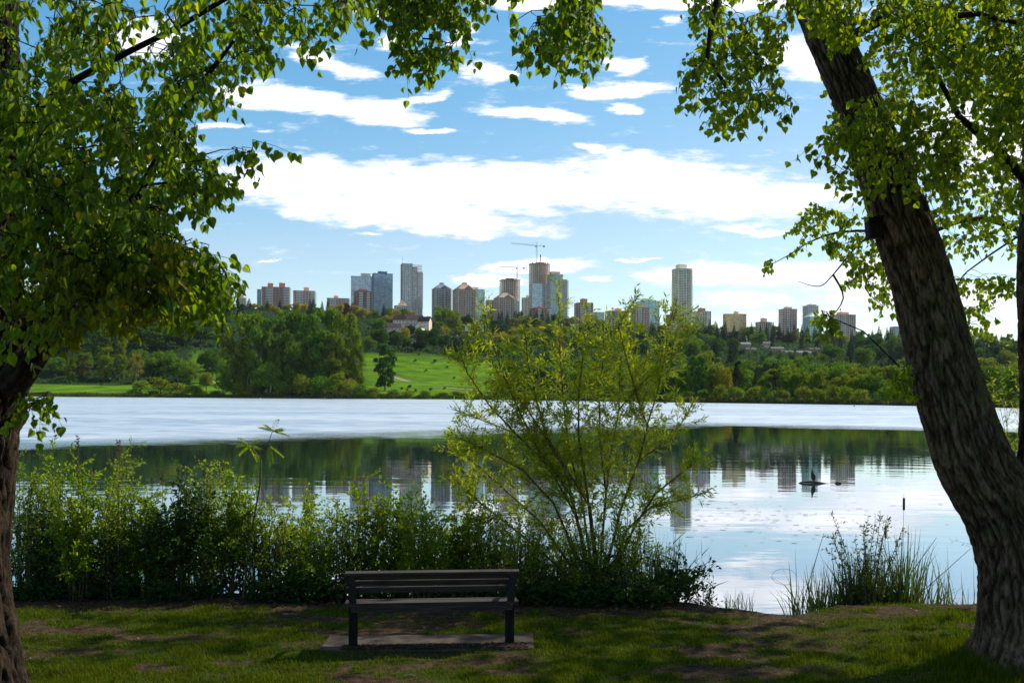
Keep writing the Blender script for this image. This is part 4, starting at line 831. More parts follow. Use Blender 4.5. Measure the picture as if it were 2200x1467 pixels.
# ------------------------------------------------------------------ on the lake: canoe with paddlers, buoys, log, cormorant
def body(name, label, base, pts, edges, rad, m, cat='person', group=None, parts=(), sub=1):
    """one continuous skinned figure grown from a joint skeleton"""
    me = bpy.data.meshes.new(name); me.from_pydata(pts, edges, []); o = bpy.data.objects.new(name, me); COL.objects.link(o); o.location = base
    o.modifiers.new('skin', 'SKIN'); sk = me.skin_vertices[0].data
    for i, r_ in enumerate(rad): sk[i].radius = (r_, r_) if not isinstance(r_, tuple) else r_
    sk[0].use_root = True
    s = o.modifiers.new('sub', 'SUBSURF'); s.levels = sub; s.render_levels = sub
    me.materials.append(m); tag(o, label, cat, group); return o
SKIN = mat('skin', (.45, .28, .20), rough=.6)
def canoe():
    c = P(703, 859.6, 640); c.z = 0; e = empty('canoe', c, 'long low canoe with paddlers near the far shore below the tall left wood', 'canoe')
    m = MB(); n = 14; L = 4.6
    rings = []
    for i in range(n + 1):
        f = i / n * 2 - 1; w = .48 * (1 - f * f) ** .6 + .02; sheer = .34 + .18 * f * f
        rings.append([(f * L, -w, sheer), (f * L, -w * .8, .02), (f * L, 0, -.08), (f * L, w * .8, .02), (f * L, w, sheer), (f * L, w * .86, sheer - .03), (f * L, 0, .03), (f * L, -w * .86, sheer - .03)])
    vs = [v for r_ in rings for v in r_]; m.add(vs, [(i * 8 + j, i * 8 + (j + 1) % 8, (i + 1) * 8 + (j + 1) % 8, (i + 1) * 8 + j) for i in range(n) for j in range(8)])
    m.build_local('hull', pm('canoe_hull', (.35, .30, .27)), e)
    for x in (-3.0, -1.5, 0.1, 3.2):
        t_ = MB(); t_.box((x, 0, .22), (.25, .8, .04)); t_.build_local('seat', WM['tan'], e)
    cols = [('dark red', (.10, .02, .02)), ('white', (.7, .68, .62)), ('black', (.015, .015, .02)), ('dark green', (.02, .03, .02))]
    for (x, (cn, cc_)), wh in zip(zip((-3.0, -1.5, .1, 3.2), cols), ('front', 'second', 'third', 'rear')):
        pts = [(0, 0, .0), (0, 0, .28), (.02, 0, .50), (.03, 0, .62), (.05, 0, .74), (-.02, -.20, .48), (-.22, -.30, .30), (-.42, -.22, .40), (-.02, .20, .48), (-.24, .26, .26), (-.44, .05, .30), (-.35, -.14, .02), (-.55, -.14, -.16), (-.35, .14, .02), (-.55, .14, -.16)]
        ed = [(0, 1), (1, 2), (2, 3), (3, 4), (2, 5), (5, 6), (6, 7), (2, 8), (8, 9), (9, 10), (0, 11), (11, 12), (0, 13), (13, 14)]
        o = body('person', f'person in a {cn} top paddling, {wh} seat of the canoe', c + Vector((x, 0, .27)), pts, ed, [.16, .15, .15, .06, .11, .07, .05, .04, .07, .05, .04, .09, .06, .09, .06], pm('top_' + cn.replace(' ', '_'), cc_), 'person', 'paddlers in the far canoe')
        hd = MB(); mm2 = Matrix.Translation((.05, 0, .76))
        for i in range(6): pass
        hd.tube([(.05, 0, .60), (.05, 0, .66), (.05, 0, .76), (.05, 0, .84), (.05, 0, .88)], [.05, .085, .105, .08, .03], 10); hd.build_local('head', SKIN, o)
        pd = empty('paddle', c + Vector((x - .45, -.15, .5)), f'paddle held by the {wh} paddler in the far canoe', 'paddle', 'paddles of the far canoe'); q = MB(); q.tube([(0, 0, .35), (-.1, -.45, -.45)], .018, 5); q.build_local('shaft', WM['tan'], pd); q = MB(); q.box((-.13, -.55, -.66), (.16, .03, .42)); q.build_local('blade', WM['white'], pd)
canoe()
for px, py, lab in [(559, 857.5, 'tiny white buoy left of the canoe by the far shore'), (813, 859.5, 'tiny white buoy right of the canoe under the lone oval tree')]:
    dY = 3.2 * F / (py - HZ - RL * (px - 1100)); p = P(px, py, dY); e = empty('buoy', (p.x, p.y, 0), lab, 'buoy', 'white buoys by the far shore')
    m = MB(); m.tube([(0, 0, -.2), (0, 0, .1), (0, 0, .5), (0, 0, .75)], [.3, .42, .38, .1], 12); m.build_local('float', WM['white'], e); m = MB(); m.tube([(0, 0, .7), (0, 0, 1.1)], .05, 6); m.build_local('staff', WM['slate'], e)
p = P(1835, 876, 330); e = empty('marker_post', (p.x, p.y, 0), 'small dark marker standing in the lake left of the leaning trunk', 'marker'); m = MB(); m.tube([(0, 0, -.5), (0, 0, .75), (0, 0, .95)], [.16, .16, .05], 8); m.build_local('post', WM['slate'], e); m = MB(); m.box((0, 0, .70), (.45, .35, .22)); m.build_local('cap', WM['slate'], e)
# drift log and the bird on it
LB = mat('wet_log', (.030, .024, .020), (.08, .06, .045), rough=.6, scale=4, bump=.01, stretch=(1, 4, 4))
YB = 3.2 * F / (1038 - 849 - RL * 640)
p = P(1745, 1038, YB); m = MB()
L = [(1714, -.02, .02), (1722, .03, .045), (1735, .05, .06), (1748, .05, .07), (1760, .03, .06), (1772, .0, .035), (1788, -.015, .012)]
m.tube([(P(x, 1038, YB).x, YB + math.sin(i) * .03, z) for i, (x, z, _) in enumerate(L)], [r_ * .7 for *_, r_ in L], 10)
lg = m.build('log', LB, smooth=True, origin=(p.x, YB, 0)); tag(lg, 'dark drift log floating in the lake with a black bird on it', 'log')
m = MB(); x0 = P(1792, 1040, YB).x; m.tube([(x0, YB, -.03), (x0 + .1, YB, .03), (x0 + .22, YB, .03), (x0 + .29, YB, -.02)], [.02, .045, .05, .02], 8)
tag(m.build('driftwood', LB, smooth=True, origin=(x0, YB, 0)), 'short dark piece of driftwood right of the bird log', 'driftwood')
BM = mat('black_feathers', (.010, .010, .012), (.022, .020, .022), rough=.55, scale=30)
k = 27 / F * YB / .68
pts = [(0, 0, .10), (.0, 0, .20), (-.015, 0, .34), (-.035, 0, .45), (-.055, 0, .53), (-.050, 0, .60), (-.06, 0, .655), (-.10, 0, .67), (.06, 0, .08), (.12, 0, .01), (-.02, .05, .03), (-.02, -.05, .03)]
ed = [(1, 0), (1, 2), (2, 3), (3, 4), (4, 5), (5, 6), (6, 7), (0, 8), (8, 9), (0, 10), (0, 11)]
pts = [(x * k, y * k, z * k) for x, y, z in pts]
bb = body('cormorant', 'black cormorant standing upright on the floating log', (P(1747, 1038, YB).x, YB, .085), pts, ed, [q * k for q in (.085, .12, .115, .075, .045, .032, .034, .010, .05, .02, .022, .022)], BM, 'bird', sub=2)
m = MB()
for s in (-1, 1): m.add([(.01 * k, s * .10 * k, .40 * k), (.09 * k, s * .115 * k, .30 * k), (.11 * k, s * .09 * k, .12 * k), (.05 * k, s * .125 * k, .10 * k), (-.05 * k, s * .11 * k, .25 * k)], [(0, 1, 2, 3, 4)])
m.build_local('wing', BM, bb)
m = MB(); m.tube([(-.075 * k, 0, .665 * k), (-.13 * k, 0, .685 * k), (-.15 * k, 0, .675 * k)], [.012 * k, .008 * k, .004 * k], 6); m.build_local('beak', mat('beak', (.25, .18, .06)), bb)
# ------------------------------------------------------------------ bench on its slab
WD = mat('weathered_wood', (.018, .013, .010), (.060, .045, .034), rough=.85, scale=5, stretch=(.6, 14, 14), bump=.004, bscale=9)
IRON = mat('black_iron', (.012, .013, .016), (.022, .024, .028), rough=.42, spec=.5, scale=20)
POST = mat('dark_stained_post', (.010, .008, .007), (.022, .018, .015), spec=.08, rough=.8, scale=8, stretch=(6, 6, 1), bump=.004, bscale=30)
sl = MB()
def gslab():
    n = 24; x0, x1 = -1.93, .24
    f0 = [(x0 + (x1 - x0) * i / n) for i in range(n + 1)]
    vs = []
    for i, x in enumerate(f0):
        for (y, z) in ((10.09, .54), (10.09, .618), (10.105, .625), (10.70, .625), (10.72, .618), (10.72, .54)):
            vs.append((x + (.10 * (y - 10.5) if False else 0), y + .07 * (x + .85), z + (.004 * math.sin(x * 9) if z > .6 else 0)))
    k = 6; fs = [(i * k + j, (i + 1) * k + j, (i + 1) * k + (j + 1) % k, i * k + (j + 1) % k) for i in range(n) for j in range(k)]
    fs += [tuple(range(k)), tuple(n * k + j for j in range(k))[::-1]]
    sl.add(vs, fs)
gslab()
tag(sl.build('concrete_slab', mat('old_concrete', (.032, .022, .015), (.075, .053, .037), rough=.9, scale=6, bump=.006, bscale=60, c3=(.11, .08, .06)), origin=(-.84, 10.56, .6)), 'worn brown concrete pad set in the lawn under the bench', 'slab')
bc = Vector((P(928, 1385, 10.28).x, 10.28, .624))
BE = empty('park_bench', bc, 'dark wooden slatted park bench seen from behind, facing the lake', 'bench', rz=R(6.0))
hw = .805
for s in (-1, 1):
    m = MB(); m.box((s * hw, 0, .20), (.088, .088, .42)); m.build_local('leg', POST, BE)
    fr = MB()   # iron end frame: upright that carries the back, armrest loop in front, seat bearer
    fr.box((s * (hw), .03, .406), (.05, .28, .03))
    up = [(s * hw, -.06, .40), (s * (hw + .005), -.10, .50), (s * (hw + .012), -.145, .66), (s * (hw + .018), -.170, .755)]
    for a, b in zip(up, up[1:]):
        c = (Vector(a) + Vector(b)) / 2; d = Vector(b) - Vector(a); fr.box(c, (.075, .02, d.length + .008), rx=math.atan2(-d.y, d.z) * 1.0)
    ar = [(s * (hw + .05), -.155, .75), (s * (hw + .055), .0, .68), (s * (hw + .055), .13, .65), (s * (hw + .05), .185, .60), (s * (hw + .03), .185, .51), (s * (hw + .01), .15, .43)]
    for a, b in zip(ar, ar[1:]):
        c = (Vector(a) + Vector(b)) / 2; d = Vector(b) - Vector(a); fr.box(c, (.055, .016, d.length + .01), rx=math.atan2(-d.y, d.z))
    fr.build_local('armrest_frame', IRON, BE)
m = MB()
for i, (y, z) in enumerate([(-.070, .440), (-.002, .434), (.066, .430), (.134, .430)]): m.box((0, y, z), (1.77, .056, .034), rx=(.04, .02, 0, -.02)[i])
m.box((0, -.105, .398), (1.64, .035, .055)); m.build_local('seat', WD, BE)
m = MB()
for y, z in ((-.095, .590), (-.118, .660), (-.140, .728)): m.box((0, y + .02, z), (1.73, .030, .055), rx=.30)
m.box((0, -.150, .772), (1.76, .080, .024), rx=.12); m.build_local('backrest', WD, BE)

# ------------------------------------------------------------------ big trunks
def bark(name, spine, parent, m, seed, fur=.03, rings_per_m=46, k=170, flare=0.0, mi=None):
    """spine: list of (Vector, radius); furrowed bark as real relief"""
    P_ = [Vector(p) for p, _ in spine]; Rr = [r_ for _, r_ in spine]; pts = []; rad = []
    n = len(P_)
    for i in range(n - 1):
        p0, p1, p2, p3 = P_[max(0, i - 1)], P_[i], P_[i + 1], P_[min(n - 1, i + 2)]
        seg = max(2, int((p2 - p1).length * rings_per_m))
        for j in range(seg):
            t = j / seg; t2, t3 = t * t, t * t * t
            pts.append(.5 * ((2 * p1) + (-p0 + p2) * t + (2 * p0 - 5 * p1 + 4 * p2 - p3) * t2 + (-p0 + 3 * p1 - 3 * p2 + p3) * t3)); rad.append(Rr[i] + (Rr[i + 1] - Rr[i]) * (t2 * (3 - 2 * t)))
    pts.append(P_[-1]); rad.append(Rr[-1])
    vs = []; rgv = []; nx = Vector((1, 0, 0)); s_ = 0
    for i, p in enumerate(pts):
        tg = (pts[min(len(pts) - 1, i + 1)] - pts[max(0, i - 1)]).normalized(); nx = (nx - tg * nx.dot(tg)).normalized(); ny = tg.cross(nx)
        if i: s_ += (p - pts[i - 1]).length
        for j in range(k):
            a = 2 * math.pi * j / k; ca, sa = math.cos(a), math.sin(a); r0 = rad[i]
            q = Vector((ca * r0 * 25, sa * r0 * 25, s_ * 3.4 + seed * 7)); wv_ = mnoise.noise(q * .35) * .9
            q2 = Vector((q.x + wv_, q.y - wv_, q.z)); rdg = abs(mnoise.noise(q2)) ; fine = mnoise.noise(Vector((q.x * 3, q.y * 3, s_ * 9)))
            big = mnoise.noise(Vector((ca * 1.3, sa * 1.3, s_ * .7 + seed)))
            d = (min(rdg * 2.6, .62) - .4) * fur * 2.0 + fine * fur * .42 + big * r0 * .10
            if flare: d += flare * max(0, 1 - s_ / .55) ** 2.2 * (1 + .55 * math.sin(a * 5 + seed) + .3 * math.sin(a * 3 + 1))
            vs.append(p + (nx * ca + ny * sa) * (r0 + d)); rgv.append(min(1, max(0, (rdg - .05) * 4.5 + fine * .5)))
    fs = [(i * k + j, i * k + (j + 1) % k, (i + 1) * k + (j + 1) % k, (i + 1) * k + j) for i in range(len(pts) - 1) for j in range(k)]
    mb = MB(); mb.add(vs, fs); o_ = mb.build(name, m, parent, smooth=True); al = o_.data.attributes.new('ridge', 'FLOAT', 'POINT'); al.data.foreach_set('value', np.array(rgv, dtype=np.float32)); return o_, pts, rad
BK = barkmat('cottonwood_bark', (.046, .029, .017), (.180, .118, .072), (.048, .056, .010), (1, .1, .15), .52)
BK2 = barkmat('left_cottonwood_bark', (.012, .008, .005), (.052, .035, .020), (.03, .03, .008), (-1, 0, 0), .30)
YR = 9.45
RT = empty('cottonwood_tree', (P(2190, 1390, YR).x, YR, gz(4.8, YR)), 'leaning mossy cottonwood trunk at the right, forked low, leaves over the lawn', 'tree', 'big cottonwoods framing the view')
def smooth(p, k=4):
    p = [Vector(x) for x in p]; o = []
    for i in range(len(p) - 1):
        a, b, c, d = p[max(0, i - 1)], p[i], p[i + 1], p[min(len(p) - 1, i + 2)]
        for j in range(k):
            t = j / k; o.append(.5 * (2 * b + (c - a) * t + (2 * a - 5 * b + 4 * c - d) * t * t + (3 * b - a - 3 * c + d) * t ** 3))
    return o + [p[-1]]
def SP(rows, Y0, dy=0.0): return [(P(px, py, Y0 + dy * i / max(1, len(rows) - 1)), r_ / F * Y0) for i, (px, py, r_) in enumerate(rows)]
main = SP([(2208, 1425, 108), (2203, 1330, 98), (2190, 1200, 89), (2152, 1090, 83), (2098, 1000, 78), (2060, 900, 72), (2028, 800, 70), (2004, 700, 67), (1978, 600, 63), (1943, 500, 60), (1908, 400, 55), (1870, 300, 51), (1832, 200, 47), (1790, 100, 45), (1748, 0, 42), (1700, -110, 38), (1640, -260, 30), (1560, -420, 20)], YR, .5)
_, mpts, mrad = bark('trunk', main, RT, BK, 1, fur=.026, flare=.11)
st2 = SP([(2215, 1150, 70), (2232, 1050, 52), (2240, 950, 46), (2238, 800, 43), (2232, 600, 41), (2236, 400, 38), (2245, 200, 34), (2262, 0, 30), (2290, -250, 22)], YR + .15)
bark('stem', st2, RT, BK, 4, fur=.02, k=60)
st3 = SP([(2175, 1110, 46), (2130, 1000, 42), (2088, 880, 38), (2054, 760, 34), (2026, 650, 30), (1998, 540, 23), (1970, 470, 15), (1950, 400, 8)], YR + .42)
bark('stem', st3, RT, BK, 6, fur=.02, k=60)
YL = 8.1
LT = empty('cottonwood_tree', (P(-48, 1440, YL).x, YL, gz(-4.4, YL)), 'dark furrowed cottonwood trunk at the left edge with a heavy leafy bough', 'tree', 'big cottonwoods framing the view')
ml = SP([(-44, 1545, 100), (-50, 1430, 84), (-72, 1250, 82), (-70, 1000, 88), (-66, 850, 100), (-52, 740, 116), (-70, 600, 100), (-72, 450, 96), (-74, 250, 98), (-70, 50, 96), (-66, -150, 90), (-40, -400, 74)], YL)
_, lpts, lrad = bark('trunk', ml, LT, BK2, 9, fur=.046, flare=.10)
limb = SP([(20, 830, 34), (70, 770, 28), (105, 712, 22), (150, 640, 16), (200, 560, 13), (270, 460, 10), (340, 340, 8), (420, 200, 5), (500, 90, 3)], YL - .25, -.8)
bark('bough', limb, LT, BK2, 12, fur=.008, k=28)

# ------------------------------------------------------------------ leafy boughs
LB_, LBf = None, None
LEAF = leafmat('cottonwood_leaf', (.056, .112, .012), (.135, .215, .014), (.23, .285, .02), trans=.58, tcol=(2.0, 1.8, .3), rough=.45, spec=.22, rare=(.30, .22, .02))
LEAFY = leafmat('cottonwood_leaf_glow_tint', (.080, .115, .008), (.17, .20, .010), (.27, .25, .02), trans=.6, tcol=(2.0, 1.7, .3), rough=.45, spec=.2, rare=(.36, .22, .02))  # yellower leaf colour, sun glowing through the lower left bough painted in
LEAFR = leafmat('cottonwood_leaf_bright', (.085, .145, .013), (.19, .265, .018), (.28, .32, .025), trans=.58, tcol=(2.0, 1.8, .3), rough=.45, spec=.22)
def inpoly(x, y, poly):
    r_ = False; n = len(poly); j = n - 1
    for i in range(n):
        xi, yi = poly[i]; xj, yj = poly[j]
        if (yi > y) != (yj > y) and x < (xj - xi) * (y - yi) / (yj - yi + 1e-12) + xi: r_ = not r_
        j = i
    return r_
def bough(parent, polys, limbs, seed, leafm, lsz=.063, nleaf=9, name='crown', twigm=None, hang=.75, template=(HEART, HEART_F), L=(.10, .34), link=1.6):
    """polys: (polygon in photo px, Y range, sprays, sparse). Sprays of leaves on twigs, each joined back to the limbs."""
    q = random.Random(seed); anchors = []
    for poly, (ya, yb), cnt, sparse in polys:
        x0, x1 = min(p[0] for p in poly), max(p[0] for p in poly); y0, y1 = min(p[1] for p in poly), max(p[1] for p in poly); c = 0; tries = 0
        while c < cnt and tries < cnt * 60:
            tries += 1; px, py = q.uniform(x0, x1), q.uniform(y0, y1)
            if not inpoly(px, py, poly): continue
            Y = q.uniform(ya, yb); nv = mnoise.noise(Vector((px * .011, py * .011, Y * .5 + seed))) 
            if nv < sparse - .35 + q.uniform(-.12, .12): continue
            p = P(px, py, Y)
            if p.z < gz(p.x, p.y) + .3: continue
            anchors.append(p); c += 1
    nodes = [p for p in limbs]; NA = np.array([tuple(p) for p in nodes])
    A = np.array([tuple(p) for p in anchors]); dist = np.array([np.min(np.linalg.norm(NA - a_, axis=1)) for a_ in A]); order = np.argsort(dist)
    buf = np.zeros((len(NA) + len(A) * 2, 3)); buf[:len(NA)] = NA; m_ = len(NA); tw = MB(); pos = []; dr = []; nm = []; sz = []
    for i in order:
        a_ = A[i]; dd = np.linalg.norm(buf[:m_] - a_, axis=1); j = int(np.argmin(dd)); b_ = Vector(buf[j]); p = Vector(a_)
        if dd[j] < link and dd[j] > .02:
            mid = (p + b_) / 2 + Vector((q.uniform(-.05, .05), q.uniform(-.05, .05), .10 * dd[j])); rr = min(.012, .0028 + .004 * dd[j])
            tw.tube([b_, mid, p], [rr * 1.3, rr, rr * .7], 4, cap=False); buf[m_] = mid; m_ += 1
        buf[m_] = a_; m_ += 1
        out = (p - b_); out = out.normalized() if out.length > .01 else Vector((q.uniform(-1, 1), q.uniform(-1, 1), 0))
        D = (out * (1 - hang) + Vector((q.uniform(-.5, .5), q.uniform(-.5, .5), -hang * q.uniform(.4, 1.2)))).normalized(); Ls = q.uniform(*L)
        e = p + D * Ls; tw.tube([p, p + D * Ls * .5 + Vector((0, 0, .012)), e], [.0028, .002, .001], 3, cap=False)
        for t_ in range(nleaf):
            f = (t_ + q.random()) / nleaf; c = p + D * Ls * f; side = Vector((q.gauss(0, 1), q.gauss(0, 1), q.gauss(0, .5))).normalized(); pl = q.uniform(.02, .065)
            c2 = c + side * pl + Vector((0, 0, -pl * .4)); tw.tube([c, c2], [.0009, .0007], 3, cap=False)
            pos.append(c2); dr.append((side.x * .45 + q.gauss(0, .25), side.y * .45 + q.gauss(0, .25), -1.0 + q.gauss(0, .35))); nm.append((q.gauss(0, 1), q.gauss(0, 1), q.gauss(0, .55))); sz.append(lsz * q.uniform(.55, 1.2))
    V, Fc = stamp(template[0], template[1], np.array([tuple(x) for x in pos]), np.array(dr), np.array(nm), np.array(sz))
    np_mesh(name, V, Fc, leafm, parent, smooth=False)
    tw.build('twigs' if False else 'branchwork', twigm or BK2, parent)
limbL = [Vector(p) for p, _ in limb] + [P(px, py, Y) for px, py, Y in [(-20, 300, 7.6), (60, 250, 7.4), (150, 180, 7.2), (260, 120, 7.1), (380, 60, 7.0), (520, -20, 7.0), (650, -60, 7.0), (800, -60, 7.0), (900, -60, 7.1), (1000, -50, 7.1), (1120, -50, 7.2), (1220, -60, 7.2),
        (30, 520, 7.6), (110, 470, 7.4), (200, 430, 7.2), (300, 400, 7.1), (400, 390, 7.0), (60, 700, 7.5), (180, 640, 7.2), (280, 610, 7.1), (380, 590, 7.0), (450, 600, 6.9), (0, 900, 7.9), (60, 870, 7.5)]]
mbL = MB()
for run in ([(-60, 330, YL), (60, 250, 7.4), (150, 180, 7.2), (260, 120, 7.1), (380, 60, 7.0), (520, -20, 7.0), (650, -60, 7.0), (800, -62, 7.0), (1000, -55, 7.1), (1220, -60, 7.2)], [(-30, 560, YL), (110, 470, 7.4), (200, 430, 7.2), (300, 400, 7.1), (400, 390, 7.0)], [(0, 740, YL), (60, 700, 7.5), (180, 640, 7.2), (280, 610, 7.1), (380, 590, 7.0), (460, 600, 6.9)], [(-20, 930, YL), (60, 872, 7.5), (110, 860, 7.3)]):
    pts = [P(*r_) for r_ in run]; n = len(pts); pts = smooth(pts); n = len(pts); mbL.tube(pts, [.026 * (1 - i / n) ** 1.2 + .006 for i in range(n)], 8)
mbL.build('limbs' if False else 'limb', BK2, LT, smooth=True)
polyL = [(x, y - 42 if y > 560 else y) for x, y in [(-150, -140), (790, -140), (770, 0), (745, 30), (690, 45), (672, 100), (600, 82), (540, 120), (520, 150), (480, 170), (425, 205), (390, 255), (415, 300), (455, 325), (480, 390), (460, 430), (430, 455), (378, 462), (380, 515), (430, 555), (488, 600), (500, 645), (470, 690), (430, 705), (375, 680), (300, 675), (260, 695), (200, 690), (140, 740), (100, 755), (50, 740), (-150, 740)]]
bough(LT, [(polyL, (5.9, 8.4), 900, .27), ([(20, 180), (400, 180), (430, 420), (380, 520), (20, 600)], (6.2, 8.6), 250, .22), ([(375, 500), (445, 525), (488, 580), (490, 625), (440, 650), (370, 620)], (6.2, 7.6), 75, -.2), ([(380, 360), (465, 370), (455, 415), (380, 430)], (6.4, 7.4), 22, -.1),
           ([(490, 305), (555, 275), (565, 300), (520, 345)], (6.8, 7.0), 7, -1), ([(40, 835), (105, 835), (120, 850), (60, 870)], (7.1, 7.5), 9, -1),
           ([(835, -80), (1000, -80), (990, 40), (985, 105), (950, 125), (855, 125), (840, 90), (845, 30)], (6.7, 7.5), 88, .0), ([(1105, -80), (1270, -80), (1295, 50), (1275, 100), (1240, 110), (1130, 90), (1105, 50)], (6.7, 7.6), 80, .0), ([(780, -90), (1100, -90), (1090, -25), (1000, 5), (780, -10)], (6.8, 7.4), 40, .0)],
      limbL, 3, LEAF)
bough(LT, [([(90, 520), (380, 500), (440, 590), (330, 640), (230, 655), (130, 680), (80, 650)], (5.9, 7.6), 200, .05)], limbL, 33, LEAFY)
polyE = [(1480, -90), (1760, -90), (1712, 40), (1690, 110), (1650, 165), (1700, 215), (1705, 235), (1600, 250), (1585, 285), (1535, 295), (1505, 235), (1465, 165), (1510, 90), (1485, 20)]
limbR = [mpts[i] for i in range(int(len(mpts) * .45), len(mpts), 8)] + [Vector(p) for p, _ in st2[3:]] + [P(px, py, Y) for px, py, Y in [(1650, -120, 8.6), (1560, -90, 8.3), (1560, 0, 8.2), (1520, 110, 8.2), (1560, 180, 8.2), (2000, 60, 8.4), (2100, 30, 8.0), (2200, 60, 7.8), (1900, 330, 8.9), (1800, 330, 8.8), (2000, 280, 8.6)]]
mbR = MB()
for run in ([(1748, 0, 9.8), (1650, -100, 8.8), (1560, -60, 8.3), (1530, 40, 8.2), (1520, 120, 8.2), (1560, 190, 8.2)], [(1790, 100, 9.7), (1900, 40, 9.0), (2000, 40, 8.4), (2100, 30, 8.0), (2230, 60, 7.6)], [(2236, 420, 9.5), (2150, 330, 9.2), (2060, 250, 9.0), (1990, 120, 8.8)]):
    pts = [P(*r_) for r_ in run]; n = len(pts); mbR.tube(pts, [.05 * (1 - i / n) ** 1.2 + .006 for i in range(n)], 8)
mbR.build('limb', BK, RT, smooth=True)
polyE = [(x + 4, y - 28 if y > 60 else y) for x, y in polyE]
bough(RT, [(polyE, (7.8, 8.9), 180, .08), ([(1720, -90), (1990, -90), (1985, 120), (1900, 120), (1850, 80), (1760, 60)], (8.2, 9.2), 120, -.1), ([(1760, 250), (1850, 190), (1960, 190), (2050, 250), (2060, 370), (1985, 390), (1910, 350), (1865, 430), (1810, 400), (1750, 310)], (8.4, 9.2), 135, -.1),
           ([(1960, -90), (2330, -90), (2330, 250), (2120, 240), (2060, 180), (1980, 120)], (7.4, 9.0), 330, -.1), ([(1925, 790), (1965, 775), (1960, 830), (1930, 835)], (9.2, 9.5), 7, -1), ([(2050, 250), (2330, 240), (2330, 420), (2150, 400)], (8.0, 9.2), 60, .1), ([(1765, 672), (1800, 672), (1800, 690), (1765, 695)], (9.0, 9.3), 5, -1)],
      limbR, 5, LEAFR, twigm=BK)
# unseen crown added above and right of the picture, shaped to shade the lawn
qr = np.random.default_rng(12); n = 15000
cl = np.stack([qr.uniform(.5, 17, 90), qr.uniform(3.5, 17, 90), qr.uniform(7.6, 14.5, 90)], 1)
cl[:26] = np.stack([qr.uniform(6.2, 14, 26), qr.uniform(5, 13, 26), qr.uniform(3.8, 9, 26)], 1)
cl = cl[(cl[:, 2] < .6 + 1.09 * (cl[:, 0] + 4.6)) & (cl[:, 1] < 10.9 + .47 * cl[:, 2])]; ok = cl[:, 2] > 3.2 + .46 * cl[:, 1]; ok |= cl[:, 0] > .62 * cl[:, 1] + .9; cl = cl[ok]
kk = qr.integers(0, len(cl), n); pos = cl[kk] + qr.normal(size=(n, 3)) * np.array([.75, .75, .5])
g = (pos[:, 2] > 3.2 + .43 * pos[:, 1]) | (pos[:, 0] > .56 * pos[:, 1] + .2); pos = pos[g]; n = len(pos)
V, Fc = stamp(HEART, HEART_F, pos, np.stack([qr.normal(size=n) * .4, qr.normal(size=n) * .4, -np.ones(n)], 1), np.stack([qr.normal(size=n), qr.normal(size=n), qr.normal(size=n) * .9], 1), .19 * (.6 + .7 * qr.random(n)))
np_mesh('crown', V, Fc, LEAFR, RT)
# nest box on the trunk
nb = P(1879, 492, 9.62); e = empty('nest_box', nb - Vector((0, 0, .10)), 'small dark wooden nest box fixed to the left side of the leaning trunk', 'nest box'); e.rotation_euler = (0, R(-6), 0)
m = MB(); m.box((0, 0, .10), (.12, .13, .19)); m.build_local('body', POST, e); m = MB(); m.box((0, -.02, .21), (.16, .19, .018), rx=.12); m.build_local('lid', POST, e)

# a second cottonwood further off, standing right of the picture
BT = empty('cottonwood_tree', (P(2420, 1100, 17).x, 17.0, .3), 'smaller leaved cottonwood behind the leaning trunk, its boughs reaching in from the right', 'tree')
bm_ = SP([(2420, 1200, 30), (2415, 900, 27), (2400, 600, 24), (2380, 300, 18), (2350, 0, 13), (2330, -200, 8)], 17)
bark('trunk', bm_, BT, BK, 21, fur=.01, k=40, rings_per_m=8)
mbB = MB(); runs = [[(2400, 620, 17), (2300, 560, 16.8), (2200, 500, 16.6), (2100, 470, 16.4), (2000, 500, 16.2), (1930, 545, 16), (1880, 500, 16), (1800, 500, 15.9), (1740, 520, 15.8), (1700, 545, 15.8), (1650, 572, 15.8)], [(2390, 400, 17), (2250, 330, 16.5), (2120, 240, 16), (2020, 150, 16)], [(2380, 250, 17), (2280, 140, 16.4), (2160, 60, 16), (2050, 10, 16)],
        [(2200, 500, 16.6), (2110, 560, 16.3), (2060, 610, 16), (2075, 700, 16)], [(1930, 545, 16), (1880, 580, 15.9), (1860, 620, 15.9), (1900, 660, 15.9)], [(1880, 500, 16), (1840, 530, 15.9), (1790, 590, 15.9), (1760, 615, 15.9), (1715, 605, 15.9)], [(1790, 590, 15.9), (1812, 640, 15.9), (1780, 690, 15.9)]]
ln_ = []
for run in runs:
    pts = [P(*r_) for r_ in run]; n = len(pts); pts = smooth(pts); n = len(pts); mbB.tube(pts, [(.06 if run[0][0] > 2300 else .016) * (1 - i / n) ** 1.2 + .004 for i in range(n)], 6)
    for a, b in zip(pts, pts[1:]): ln_ += [a, (a + b) / 2]
mbB.build('limb', BK, BT, smooth=True)
